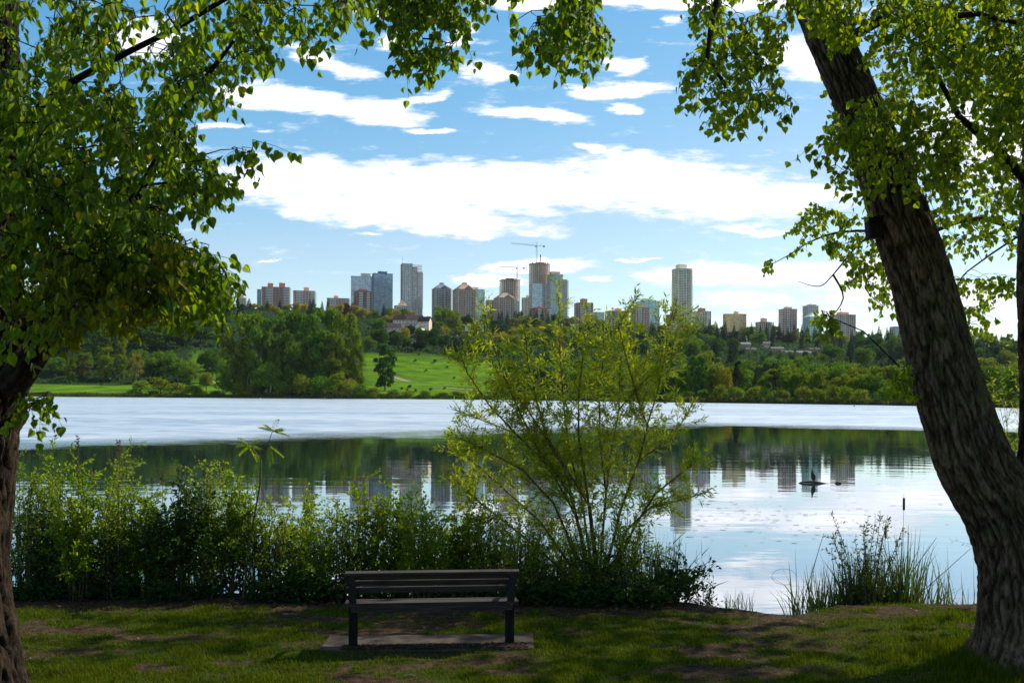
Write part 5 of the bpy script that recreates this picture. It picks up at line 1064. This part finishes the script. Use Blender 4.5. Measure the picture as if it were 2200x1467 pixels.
bough(BT, [([(1900, -60), (2330, -60), (2330, 640), (2230, 590), (2190, 510), (2050, 550), (1985, 520), (1960, 420), (1890, 200)], (14.6, 17), 900, .1), ([(1700, 450), (1760, 430), (1850, 470), (1900, 500), (1880, 545), (1830, 560), (1770, 520), (1715, 535)], (15.4, 16.2), 75, .0), ([(1840, 560), (1900, 560), (1935, 670), (1895, 660), (1820, 600)], (15.5, 16.2), 42, -.05),
           ([(1637, 562), (1657, 562), (1657, 572), (1637, 574)], (15.7, 15.8), 3, -1), ([(1765, 668), (1800, 655), (1805, 690), (1770, 700)], (15.7, 15.9), 5, -1), ([(2030, 590), (2110, 590), (2118, 705), (2070, 715), (2040, 640)], (15.6, 16.4), 42, -.05), ([(2110, 585), (2165, 585), (2170, 620), (2120, 610)], (15.6, 16.2), 14, -.2), ([(1760, 130), (1960, 100), (1960, 330), (1780, 300)], (15.5, 16.5), 40, .2)],
      ln_, 8, LEAFR, lsz=.082, nleaf=8, twigm=BK, hang=.5, link=2.6)

# ------------------------------------------------------------------ shrubs and stems on the bank
WL = leafmat('willow_leaf', (.15, .22, .012), (.26, .33, .018), (.34, .38, .03), trans=.58, tcol=(1.6, 1.4, .35), rough=.45, rare=(.34, .24, .02))
SL = leafmat('shrub_leaf', (.10, .18, .012), (.22, .31, .016), (.31, .37, .02), trans=.5, tcol=(1.7, 1.6, .35), rough=.5)
SL2 = leafmat('shrub_leaf_yellow', (.14, .20, .012), (.26, .33, .018), (.34, .38, .02), trans=.5, tcol=(1.4, 1.4, .45), rough=.5)
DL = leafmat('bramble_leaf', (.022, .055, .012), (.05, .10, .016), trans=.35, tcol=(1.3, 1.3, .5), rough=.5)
ST = mat('young_stem', (.055, .040, .020), (.11, .085, .04), rough=.7, scale=20)
STW = mat('willow_stem', (.075, .05, .025), (.14, .10, .04), rough=.65, scale=20)
RD = leafmat('reed_blade', (.05, .085, .02), (.10, .15, .03), (.17, .14, .06), trans=.35, rough=.5)
def leaves_along(segs, q, dens, lsz, up=.35, spread=1.0, t0=.25):
    pos = []; dr = []; nm = []; sz = []
    for pts in segs:
        for a, b in zip(pts, pts[1:]):
            d = b - a; n = max(1, int(d.length * dens)); dn = d.normalized()
            for i in range(n):
                c = a + d * ((i + q.random()) / n); s = Vector((q.gauss(0, 1), q.gauss(0, 1), q.gauss(0, 1))).normalized(); s = (s - dn * s.dot(dn)).normalized()
                pos.append(tuple(c + s * .006)); dr.append(tuple(s * spread + dn * .8 + Vector((0, 0, up * q.uniform(-1, 1))))); nm.append((q.gauss(0, 1), q.gauss(0, 1), q.gauss(0, 1) + .5)); sz.append(lsz * q.uniform(.5, 1.25))
    return np.array(pos), np.array(dr), np.array(nm), np.array(sz)
def shrub(name, label, cat, group, px, py_top, wpx, Y, seed, lm=SL, lsz=.055, dens=46, nst=16, tmpl=(OVAL, OVAL_F), stm=ST, upright=.5, leaf_from=.22, twl=(.16, .42), ntw=9, zb=None):
    q = random.Random(seed); x = P(px, 900, Y).x; z0 = zb if zb is not None else gz(x, Y); e = empty(name, (x, Y, z0 - .05), label, cat, group)
    top = P(px, py_top, Y).z - z0; wr = wpx / F * Y / 2; m = MB(); tw = []
    for i in range(nst):
        th = q.random() * 6.28; rb = q.random() ** .5 * wr * .5; rt = q.random() ** .6 * wr * 1.0
        hgt = top * (q.uniform(.60, 1.03) if i else 1.10) * (1 - .17 * (rt / max(wr, .01)) ** 2)
        b = Vector((x + math.cos(th) * rb, Y + math.sin(th) * rb * .8, z0 - .05)); t = Vector((x + math.cos(th) * rt, Y + math.sin(th) * rt * .7, z0 + hgt))
        pts = []
        for k in range(7):
            f = k / 6; p = b.lerp(t, f); p += Vector((math.cos(th), math.sin(th), 0)) * (math.sin(f * 3.14) * -.08 * top * (1 - upright)) + Vector((q.gauss(0, .014), q.gauss(0, .014), 0)) * top * .5; pts.append(p)
        m.tube(pts, [.0085 * (1 - .8 * k / 6) + .0012 for k in range(7)], 4, cap=False)
        for k in range(ntw):
            f = leaf_from + (1 - leaf_from) * (k + q.random()) / ntw; ii = min(5, int(f * 6)); p = pts[ii].lerp(pts[ii + 1], f * 6 - ii)
            L = q.uniform(*twl) * (1.15 - .55 * f); D = Vector((q.gauss(0, 1), q.gauss(0, 1), q.uniform(.1, 1.3))).normalized()
            pp = [p, p + D * L * .5 + Vector((0, 0, .01)), p + D * L]; tw.append(pp); m.tube(pp, [.003, .002, .001], 3, cap=False)
        tw.append(pts[2:])
    pos, dr, nm, sz = leaves_along(tw, q, dens, lsz)
    V, Fc = stamp(tmpl[0], tmpl[1], pos, dr, nm, sz); np_mesh('foliage', V, Fc, lm, e); m.build('stems' if False else 'stem', stm, e)
    return e
SG = 'leafy shrubs in the thicket along the bank'
rows = [(52, 1012, 120, SL, 'leftmost bright shrub of the thicket, beside the left trunk'), (122, 975, 110, SL2, 'tall yellow green shrub peak next after the leftmost one'), (190, 985, 130, SL, 'broad green shrub between the two tall peaks at the left'), (255, 975, 120, SL2, 'bushy green peak with yellow tips near the left end'),
        (318, 1040, 120, SL, 'rounded shrub in the dip left of the second peak'), (385, 1030, 110, DL, 'dark leaved shrub left of the middle peak'), (445, 996, 110, SL2, 'middle yellow green peak of the thicket left of the forked sapling'), (505, 1040, 110, SL, 'green shrub just left of the forked sapling'),
        (575, 1060, 120, SL2, 'pale shrub just right of the forked sapling'), (645, 1075, 120, SL, 'low green shrub midway from sapling to bench'), (715, 1075, 120, SL, 'green shrub above the left end of the bench'), (785, 1050, 110, SL2, 'fresh green shrub rising above the bench back'), (850, 1040, 110, SL, 'slim leaved shrub above the middle of the bench'),
        (915, 1075, 110, SL, 'shrub above the right half of the bench'), (985, 1040, 110, SL2, 'yellow green shrub just left of the willow stems'), (1050, 1090, 120, SL, 'shrub in front of the left willow stems'), (1125, 1105, 120, DL, 'narrow leaved shrub at the left foot of the willow'), (1200, 1110, 120, SL, 'shrub at the foot of the willow, in its middle'),
        (1275, 1100, 120, SL, 'shrub at the foot of the willow under the upright stems'), (1345, 1075, 110, SL2, 'bright shrub at the right foot of the willow'), (1405, 1150, 100, SL, 'lower shrub where the thicket starts to thin out'), (1455, 1215, 90, DL, 'low dark shrub at the right end of the thicket')]
for i, (px, pt, w, lm, lab) in enumerate(rows):
    wl_ = 1100 < px < 1380
    shrub('shrub', lab, 'shrub', SG, px, pt - 8, w * 1.25, 13.05 + .35 * math.sin(i * 2.3), 40 + i, SL2 if wl_ else lm, tmpl=(LANCE * np.array([1.5, 1, 1]), LANCE_F) if wl_ else (OVAL, OVAL_F), stm=STW if wl_ else ST, lsz=(.046, .058, .066, .052, .072)[i % 5] if lm is not DL else .075, dens=56 if lm is not DL else 36, nst=22 if px < 1300 else 13, leaf_from=.22 if px < 380 else (.08 if wl_ else .30))
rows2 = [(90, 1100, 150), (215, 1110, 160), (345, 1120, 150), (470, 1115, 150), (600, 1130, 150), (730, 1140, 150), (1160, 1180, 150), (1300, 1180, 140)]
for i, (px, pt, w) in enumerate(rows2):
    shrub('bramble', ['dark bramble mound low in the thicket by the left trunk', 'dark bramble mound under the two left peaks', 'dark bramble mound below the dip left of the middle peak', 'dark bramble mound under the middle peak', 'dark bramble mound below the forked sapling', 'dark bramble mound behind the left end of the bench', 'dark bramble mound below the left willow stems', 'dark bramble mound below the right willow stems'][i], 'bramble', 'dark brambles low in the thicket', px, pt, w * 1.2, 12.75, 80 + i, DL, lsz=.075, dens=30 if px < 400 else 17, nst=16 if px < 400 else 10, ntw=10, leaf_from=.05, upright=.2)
# upright reedy stalks that let the lake glitter through behind the bench
def stalks(name, label, px0, px1, pt, Y, n, seed, m=RD, lean=.08, w=.011, hv=(.6, 1.0), base=None, zb=None, cat='reeds', group=None):
    q = random.Random(seed); xm = P((px0 + px1) / 2, 900, Y).x; z0 = zb if zb is not None else gz(xm, Y); e = empty(name, (xm, Y, z0), label, cat, group); V = []; Fc = []; st = MB(); hd = []
    for i in range(n):
        px = q.uniform(px0, px1); x = P(px, 900, Y).x; y = Y + q.gauss(0, .12); h = (P(px, pt, Y).z - z0) * q.uniform(*hv); lx, ly = q.gauss(0, lean) * h, q.gauss(0, lean) * h; th = q.random() * 3.14
        k = 5; ww = w * q.uniform(.6, 1.2); bend = q.random() ** 3 * .5; b = len(V)
        for j in range(k + 1):
            f = j / k; zz = z0 - .1 + (h + .1) * (f - bend * f ** 3 * .55); xx = x + lx * f + math.copysign(bend * h * f ** 3 * .6, lx); yy = y + ly * f; wd = ww * (1 - f ** 2.2) + .0008
            V += [(xx - math.cos(th) * wd, yy - math.sin(th) * wd, zz), (xx + math.cos(th) * wd, yy + math.sin(th) * wd, zz)]
        for j in range(k): Fc.append((b + 2 * j, b + 2 * j + 1, b + 2 * j + 3, b + 2 * j + 2))
    np_mesh('blades' if False else 'foliage', np.array(V), np.array(Fc), m, e); return e
stalks('reed_clump', 'dark upright reed stalks behind the right half of the bench', 860, 1010, 1100, 13.5, 260, 1, lean=.05, group='reed stands along the bank')
stalks('reed_clump', 'dense upright reed stalks left of the willow foot', 1000, 1130, 1085, 13.5, 280, 2, lean=.05, group='reed stands along the bank')
stalks('reed_clump', 'reed stalks around the foot of the willow', 1130, 1300, 1110, 13.5, 280, 3, lean=.06, group='reed stands along the bank')
stalks('reed_clump', 'tall grassy stalks on the right side of the willow foot', 1300, 1450, 1120, 13.2, 240, 4, lean=.09, group='reed stands along the bank')
stalks('reed_clump', 'reed stalks at the far left beside the left trunk', 40, 200, 1110, 13.6, 200, 15, lean=.05, group='reed stands along the bank')
stalks('reed_clump', 'reed stalks under the left peaks of the thicket', 200, 420, 1110, 13.6, 240, 16, lean=.05, group='reed stands along the bank')
def kinked(label, spec, Y, seed, group):
    """common-reed culms with a few bent leaves"""
    q = random.Random(seed); xm = P(spec[0][0], 900, Y).x; e = empty('reed', (xm, Y, gz(xm, Y)), label, 'reed', group); m = MB(); V = []; Fc = []
    for px, pt in spec:
        x = P(px, 900, Y).x; z0 = gz(x, Y); zt = P(px, pt, Y).z; lx = q.gauss(0, .05); m.tube([(x - lx, Y, z0 - .1), (x - lx * .5, Y, (z0 + zt) / 2), (x, Y, zt)], [.004, .003, .0015], 4)
        for k in range(5):
            f = .35 + .6 * k / 5 + q.uniform(-.05, .05); z = z0 + (zt - z0) * f; s = q.choice((-1, 1)); L = q.uniform(.14, .30); a = q.uniform(.5, 1.0); b = len(V); w = .010; xx = x - lx * (1 - f)
            for t_ in (0, .5, 1): V += [(xx + s * L * t_ * math.cos(a), Y, z + L * t_ * math.sin(a) - .12 * t_ * t_ * L - w * (1 - t_) - .001), (xx + s * L * t_ * math.cos(a), Y + .004, z + L * t_ * math.sin(a) - .12 * t_ * t_ * L + w * (1 - t_))]
            Fc += [(b, b + 1, b + 3, b + 2), (b + 2, b + 3, b + 5, b + 4)]
    m.build('stem', ST, e); np_mesh('foliage', np.array(V), np.array(Fc), RD, e)
kinked('bent leaved reeds standing clear of the thicket, nearest the willow', [(1448, 1140), (1462, 1150), (1475, 1165), (1440, 1170)], 13.0, 3, 'bent reeds right of the willow')
kinked('bent leaved reeds in the gap of bright water right of the thicket', [(1508, 1160), (1498, 1180), (1526, 1190), (1515, 1215), (1535, 1235)], 13.0, 5, 'bent reeds right of the willow')
stalks('grass_tuft', 'thin grass tuft on the lip of the bank left of the trodden gap', 1560, 1620, 1265, 12.3, 60, 6, w=.004, lean=.2, cat='grass tuft')
shrub('bush', 'low leafy plant at the right tip of the thicket over the water', 'plant', None, 1520, 1250, 100, 12.75, 77, DL, lsz=.05, dens=30, nst=9, ntw=5)
# the young willow
YW = 13.15
WT = empty('willow', (P(1285, 1265, YW).x, YW, gz(P(1285, 1265, YW).x, YW) - .05), 'tall bright green young willow with many spreading stems, centre of the bank', 'willow')
qs = random.Random(4)
stems = [[(1272, 1275), (1240, 1110), (1180, 1000), (1110, 930), (1050, 868), (1000, 800), (985, 755)], [(1278, 1275), (1225, 1060), (1155, 960), (1118, 885), (1080, 800), (1052, 715), (1035, 645)], [(1280, 1275), (1250, 1080), (1228, 980), (1213, 900), (1206, 800), (1203, 700), (1199, 602)],
         [(1284, 1275), (1262, 1060), (1243, 940), (1240, 850), (1256, 760), (1262, 690)], [(1288, 1275), (1296, 1100), (1312, 980), (1328, 880), (1330, 780), (1350, 670)], [(1292, 1275), (1330, 1100), (1378, 985), (1392, 915), (1374, 860), (1346, 760), (1332, 700), (1372, 632)],
         [(1392, 915), (1412, 850), (1430, 770), (1440, 700), (1452, 640)], [(1378, 985), (1430, 950), (1470, 905), (1492, 860)], [(1274, 1275), (1190, 1080), (1120, 1010), (1040, 965), (985, 940)], [(1270, 1275), (1160, 1120), (1070, 1040), (1005, 985), (968, 955)], [(1265, 1275), (1120, 1150), (1030, 1080), (975, 1030)],
         [(1290, 1275), (1270, 1090), (1180, 940), (1150, 860), (1130, 780), (1125, 700)], [(1296, 1275), (1360, 1130), (1410, 1060), (1470, 1010), (1500, 985)], [(1286, 1275), (1300, 1060), (1290, 950), (1285, 850), (1300, 760), (1298, 690)], [(1282, 1275), (1215, 1010), (1130, 880), (1090, 820)], [(1298, 1275), (1345, 1140), (1395, 1090), (1460, 1075), (1520, 1055)], [(1330, 880), (1400, 800), (1470, 740), (1490, 700)], [(1110, 930), (1030, 900), (975, 880)]]
m = MB(); segs = []
for k, s in enumerate(stems):
    y0 = YW + (0 if s[0][1] > 1200 else qs.uniform(-.2, .2)); dY = qs.uniform(-.9, .9); n = len(s); pts = [P(px + qs.uniform(-4, 4), py, y0 + dY * i / n) for i, (px, py) in enumerate(s)]
    r0 = .017 if s[0][1] > 1200 else .008; m.tube(pts, [r0 * (1 - i / n) ** .9 + .0025 for i in range(n)], 6)
    tot = sum((b - a).length for a, b in zip(pts, pts[1:])); nt_ = int(tot * 19)
    for i in range(nt_):
        f = (.14 if s[0][1] > 1200 else .05) + .86 * (i + qs.random()) / nt_; f = min(f, .995) * (n - 1); ii = min(n - 2, int(f)); p = pts[ii].lerp(pts[ii + 1], f - ii); dn = (pts[ii + 1] - pts[ii]).normalized()
        D = (Vector((qs.gauss(0, 1), qs.gauss(0, .9), qs.gauss(.15, .7))).normalized() + dn * .7).normalized(); L = qs.uniform(.15, .62) * (1.15 - .7 * f / n) * (1 if f / n < .8 else .7)
        pp = [p, p + D * L * .5 + Vector((0, 0, .02)), p + D * L + Vector((0, 0, -.03 * L))]; segs.append(pp); m.tube(pp, [.0032, .0022, .001], 3, cap=False)
        if L > .3:
            for _ in range(2):
                D2 = (D + Vector((qs.gauss(0, .7), qs.gauss(0, .7), qs.gauss(0, .6)))).normalized(); p2 = pp[1]; pp2 = [p2, p2 + D2 * L * .5]; segs.append(pp2); m.tube(pp2, [.002, .001], 3, cap=False)
    segs.append(pts[-2:])
m.build('stem', STW, WT, smooth=True)
pos, dr, nm, sz = leaves_along(segs, qs, 54, .080, up=.2, spread=.75)
V, Fc = stamp(LANCE * np.array([1.25, 1, 1]), LANCE_F, pos, dr, nm, sz * 1.0); np_mesh('foliage', V, Fc, WL, WT)
# forked sapling with feathery leaves
YS = 12.6; FS = empty('sapling', (P(530, 1180, YS).x, YS, gz(-3.3, YS)), 'slim forked sapling with feathery leaf tufts rising above the thicket', 'sapling')
m = MB(); m.tube([P(522, 1290, YS), P(534, 1180, YS), P(548, 1100, YS), P(559, 1040, YS), P(560, 985, YS)], [.016, .013, .012, .011, .010], 6); m.tube([P(560, 985, YS), P(546, 968, YS), P(536, 955, YS)], [.007, .006, .004], 5); m.tube([P(560, 985, YS), P(575, 955, YS), P(586, 925, YS)], [.008, .006, .004], 5); m.tube([P(568, 968, YS), P(578, 955, YS)], [.004, .003], 4)
ends = [((536, 955), (-1.0, -.5)), ((536, 955), (-.8, .1)), ((536, 955), (.8, .8)), ((536, 955), (.7, .0)), ((586, 925), (-1, .6)), ((586, 925), (-.9, 1.2)), ((586, 925), (1, .5)), ((586, 925), (1, -.1)), ((586, 925), (.2, .9)), ((578, 955), (.8, -.5)), ((578, 955), (.3, -1)), ((536, 955), (-.6, .6)), ((586, 925), (.6, .2)), ((536, 955), (.2, -.4))]
pos = []; dr = []; nm = []; sz = []; q = random.Random(2)
for (ep, (dx, dz)) in ends:
    p = P(*ep, YS); D = Vector((dx, q.uniform(-.7, .7), dz)).normalized(); L = q.uniform(.15, .22); pp = [p + D * L * f + Vector((0, 0, -.10 * f * f * L * 2)) for f in (0, .33, .66, 1)]; m.tube(pp, [.0022, .002, .0015, .001], 3)
    for i in range(8):
        f = .15 + .85 * i / 7; c = p + D * L * f + Vector((0, 0, -.2 * f * f * L)); side = D.cross(Vector((0, 0, 1))).normalized()
        for s in (-1, 1): pos.append(tuple(c)); dr.append(tuple(side * s + D * .5 + Vector((0, 0, -.55)))); nm.append((q.gauss(0, .3), q.gauss(0, .3), 1)); sz.append(.060 * (1 - .3 * abs(f - .5)))
m.build('stem', ST, FS)
V, Fc = stamp(OVAL, OVAL_F, np.array(pos), np.array(dr), np.array(nm), np.array(sz)); np_mesh('foliage', V, Fc, SL2, FS)
# dead dock stalks above the left shrubs
for i, (px, pt, lab) in enumerate([(166, 935, 'dead brown stalk rising highest above the left shrubs'), (254, 945, 'dead brown stalk between the two left peaks'), (347, 1015, 'dead reddish seed stalk right of the left peaks')]):
    e = empty('dead_stalk', (P(px, 900, 12.7).x, 12.7, gz(-5, 12.7)), lab, 'stalk', 'dead stalks over the thicket'); m = MB(); x = e.location.x; m.tube([(x, 12.7, .4), (x + .02, 12.7, P(px, pt + 30, 12.7).z), (x + .01, 12.7, P(px, pt, 12.7).z)], [.006, .004, .002], 5); m.build('stem', ST, e)
    m = MB(); q = random.Random(i)
    for k in range(26): z = P(px, pt, 12.7).z - q.random() * .16; m.box((x + .01 + q.gauss(0, .012), 12.7 + q.gauss(0, .012), z), (.012, .012, .014), rz=q.random())
    m.build('seed_head', mat('seed_brown_%d' % i, (.09, .035, .02), (.14, .06, .03), rough=.9), e)
for i, (px, py, ang_, L_, lab) in enumerate([(1290, 1297, .5, .17, 'pale broken twig on the bare earth right of the bench'), (880, 1448, .1, .12, 'short dry twig in the grass in front of the slab'), (1640, 1392, 1.2, .07, 'pale chip of wood on the lawn below the trodden gap'), (240, 1300, .3, .2, 'dry twig lying at the foot of the left shrubs'), (1490, 1340, 2.5, .15, 'thin dark twig lying midway between bench and leaning trunk')]):
    Yt = (3.2 - .62) * F / (py - HZ - RL * (px - 1100)); x = P(px, py, Yt).x; z = gz(x, Yt) + .012; d_ = Vector((math.cos(ang_), math.sin(ang_), 0)) * L_ / 2; c = Vector((x, Yt, z)); tm_ = MB()
    tm_.tube([c - d_, c + Vector((0, .008, .006)), c + d_], [.004, .0055, .003], 6); tm_.tube([c, c + d_ * .5 + Vector((-.02, .03, .008))], [.003, .0015], 5)
    tag(tm_.build('fallen_twig', mat('dry_twig_%d' % i, (.10, .075, .05), (.24, .19, .14), rough=.9, scale=30), origin=c), lab, 'twig')
# leafy ground cover at the foot of the thicket
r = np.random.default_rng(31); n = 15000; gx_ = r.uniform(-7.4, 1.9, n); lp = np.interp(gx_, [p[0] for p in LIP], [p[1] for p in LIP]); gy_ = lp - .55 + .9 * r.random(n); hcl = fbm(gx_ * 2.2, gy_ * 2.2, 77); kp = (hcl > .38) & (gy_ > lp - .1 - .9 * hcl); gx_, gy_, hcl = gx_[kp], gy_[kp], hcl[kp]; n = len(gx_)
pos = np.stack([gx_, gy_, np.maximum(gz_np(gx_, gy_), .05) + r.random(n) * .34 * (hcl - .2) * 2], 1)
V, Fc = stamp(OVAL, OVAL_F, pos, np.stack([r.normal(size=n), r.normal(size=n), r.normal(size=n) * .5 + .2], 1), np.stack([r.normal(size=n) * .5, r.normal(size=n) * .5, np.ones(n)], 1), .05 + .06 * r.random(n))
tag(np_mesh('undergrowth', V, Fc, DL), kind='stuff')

# ------------------------------------------------------------------ right side: sallow, cattails, far-right willow
ZW = -.05
shrub('sallow_bush', 'thin leaved young sallow standing in the shallows among the cattails', 'bush', None, 1862, 1085, 170, 13.1, 401, leafmat('sallow_leaf', (.07, .10, .03), (.13, .16, .05), (.2, .2, .08), trans=.4), lsz=.050, dens=40, nst=22, tmpl=(BROAD, LANCE_F), ntw=11, leaf_from=.35, zb=ZW, upright=.2, twl=(.08, .26))
CG_ = 'cattail clumps in the shallows at the right'
for i, (a, b, pt, n, lab) in enumerate([(1692, 1716, 1185, 9, 'leftmost sparse cattail clump with one bent leaf'), (1722, 1752, 1195, 10, 'thin cattail leaves second from the left in the shallows'), (1755, 1800, 1215, 55, 'cattail clump left of the thin leaved sallow'), (1815, 1870, 1170, 130, 'brownish cattail clump at the left foot of the sallow'), (1870, 1925, 1185, 130, 'dense cattail clump under the middle of the sallow'),
                                        (1925, 1965, 1130, 60, 'tall green cattail clump around the high brown seed head'), (1965, 1990, 1200, 18, 'cattail clump just right of the high brown seed head'), (2003, 2030, 1200, 12, 'narrow cattail clump between seed head and leaning trunk'), (2045, 2080, 1170, 12, 'fanned cattail leaves beside the leaning trunk'), (2084, 2100, 1215, 8, 'last cattail leaves against the leaning trunk')]):
    Yc = 13.3 if a > 1750 else 12.9
    stalks('cattail_clump', lab, a - 3, b + 3, pt - 8, Yc, int(n * 2.2), 500 + i, lean=.12, w=.013, hv=(.45, 1.0), zb=-.05, cat='cattail', group=CG_)
BRN = mat('cattail_brown', (.05, .028, .016), (.09, .05, .03), rough=.95, scale=40)
for i, (px, pt, l) in enumerate([(1943, 1060, 'highest cattail with a dark brown seed head, right of the sallow'), (1904, 1120, 'second cattail seed head, inside the top of the sallow')]):
    x = P(px, 900, 13.3).x; z = P(px, pt, 13.3).z; e = empty('cattail', (x, 13.3, 0), l, 'cattail'); m = MB(); m.tube([(x - .04, 13.3, -.1), (x - .01, 13.3, z * .5), (x, 13.3, z)], [.005, .004, .0015], 5); m.build('stem', ST, e); m = MB(); zt = z - .05
    m.tube([(x, 13.3, zt - .175), (x, 13.3, zt - .165), (x, 13.3, zt - .02), (x, 13.3, zt)], [.004, .0155, .0155, .004], 10); m.build('seed_head', BRN, e, smooth=True)
for i, (x0, y0, x1, y1, l) in enumerate([(1972, 1210, 2012, 1155, 'slanting broken reed stem right of the sallow, pointing up right'), (2010, 1245, 2085, 1178, 'long slanting broken reed stem ending at the leaning trunk'), (1752, 1205, 1770, 1145, 'slanting reed stem rising left of the sallow')]):
    a, b = P(x0, y0, 13.2), P(x1, y1, 13.2); a2 = a + (a - b).normalized() * ((a.z + .05) / max(.05, (b - a).normalized().z)); m = MB(); m.tube([a2, a, b], [.005, .005, .003], 5); tag(m.build('broken_reed', ST, origin=a2), l, 'reed', 'broken reed stems')
m = MB(); c = P(1668, 1260, 12.9); pts = [c + Vector((.16 * math.cos(t_), .02 * math.sin(t_), .13 + .10 * math.sin(t_) * (1 if t_ < 3.14 else 1))) for t_ in [math.pi * 2 * k / 16 + .2 for k in range(14)]]; m.tube([(p.x + .1, p.y, max(p.z, .01)) for p in pts], .0022, 4); tag(m.build('bent_reed', ST, origin=c), 'thin reed bent into a loop over the bright water near the trodden gap', 'reed')
# willow seen between the two stems at the far right
shrub('willow', 'slender leaved willow beyond the fork of the leaning trunk at the right edge', 'willow', None, 2190, 735, 260, 16.5, 601, WL, lsz=.075, dens=26, nst=20, tmpl=(LANCE, LANCE_F), ntw=15, leaf_from=.15, zb=-.05, upright=.1, stm=STW, twl=(.3, .8))
# floating weed flecks on the calm water
q = random.Random(9); m = MB(); 
for i in range(170):
    px, py = q.gauss(1640, 150), q.gauss(1110, 28)
    if not 1440 < px < 2060 or py < 1055: continue
    Y = 3.2 * F / (py - HZ - RL * (px - 1100)); x = P(px, py, Y).x; a = q.random() * 6; L = q.uniform(.015, .045)
    m.add([(x + L * math.cos(a + t_) * 3.2 * q.uniform(.5, 1), Y + L * math.sin(a + t_) * .8, .006 + .004 * (i % 3)) for t_ in (0, 1.2, 2.4, 3.6, 5.0)], [(0, 1, 2, 3, 4)])
tag(m.build('floating_weed', mat('pond_weed', (.05, .05, .02), (.10, .08, .04), rough=.6)), kind='stuff')

# ------------------------------------------------------------------ air
m = MB(); m.box((0, 1200, 118), (5200, 5200, 245)); hz = m.build('haze', bpy.data.materials.new('haze_air')); hz['kind'] = 'stuff'
hm = hz.data.materials[0]; hm.use_nodes = True; t = hm.node_tree; t.nodes.clear(); o = t.nodes.new('ShaderNodeOutputMaterial'); v = t.nodes.new('ShaderNodeVolumePrincipled')
v.inputs['Color'].default_value = (.80, .88, 1, 1); v.inputs['Density'].default_value = .000014; v.inputs['Anisotropy'].default_value = .2; t.links.new(v.outputs[0], o.inputs['Volume'])
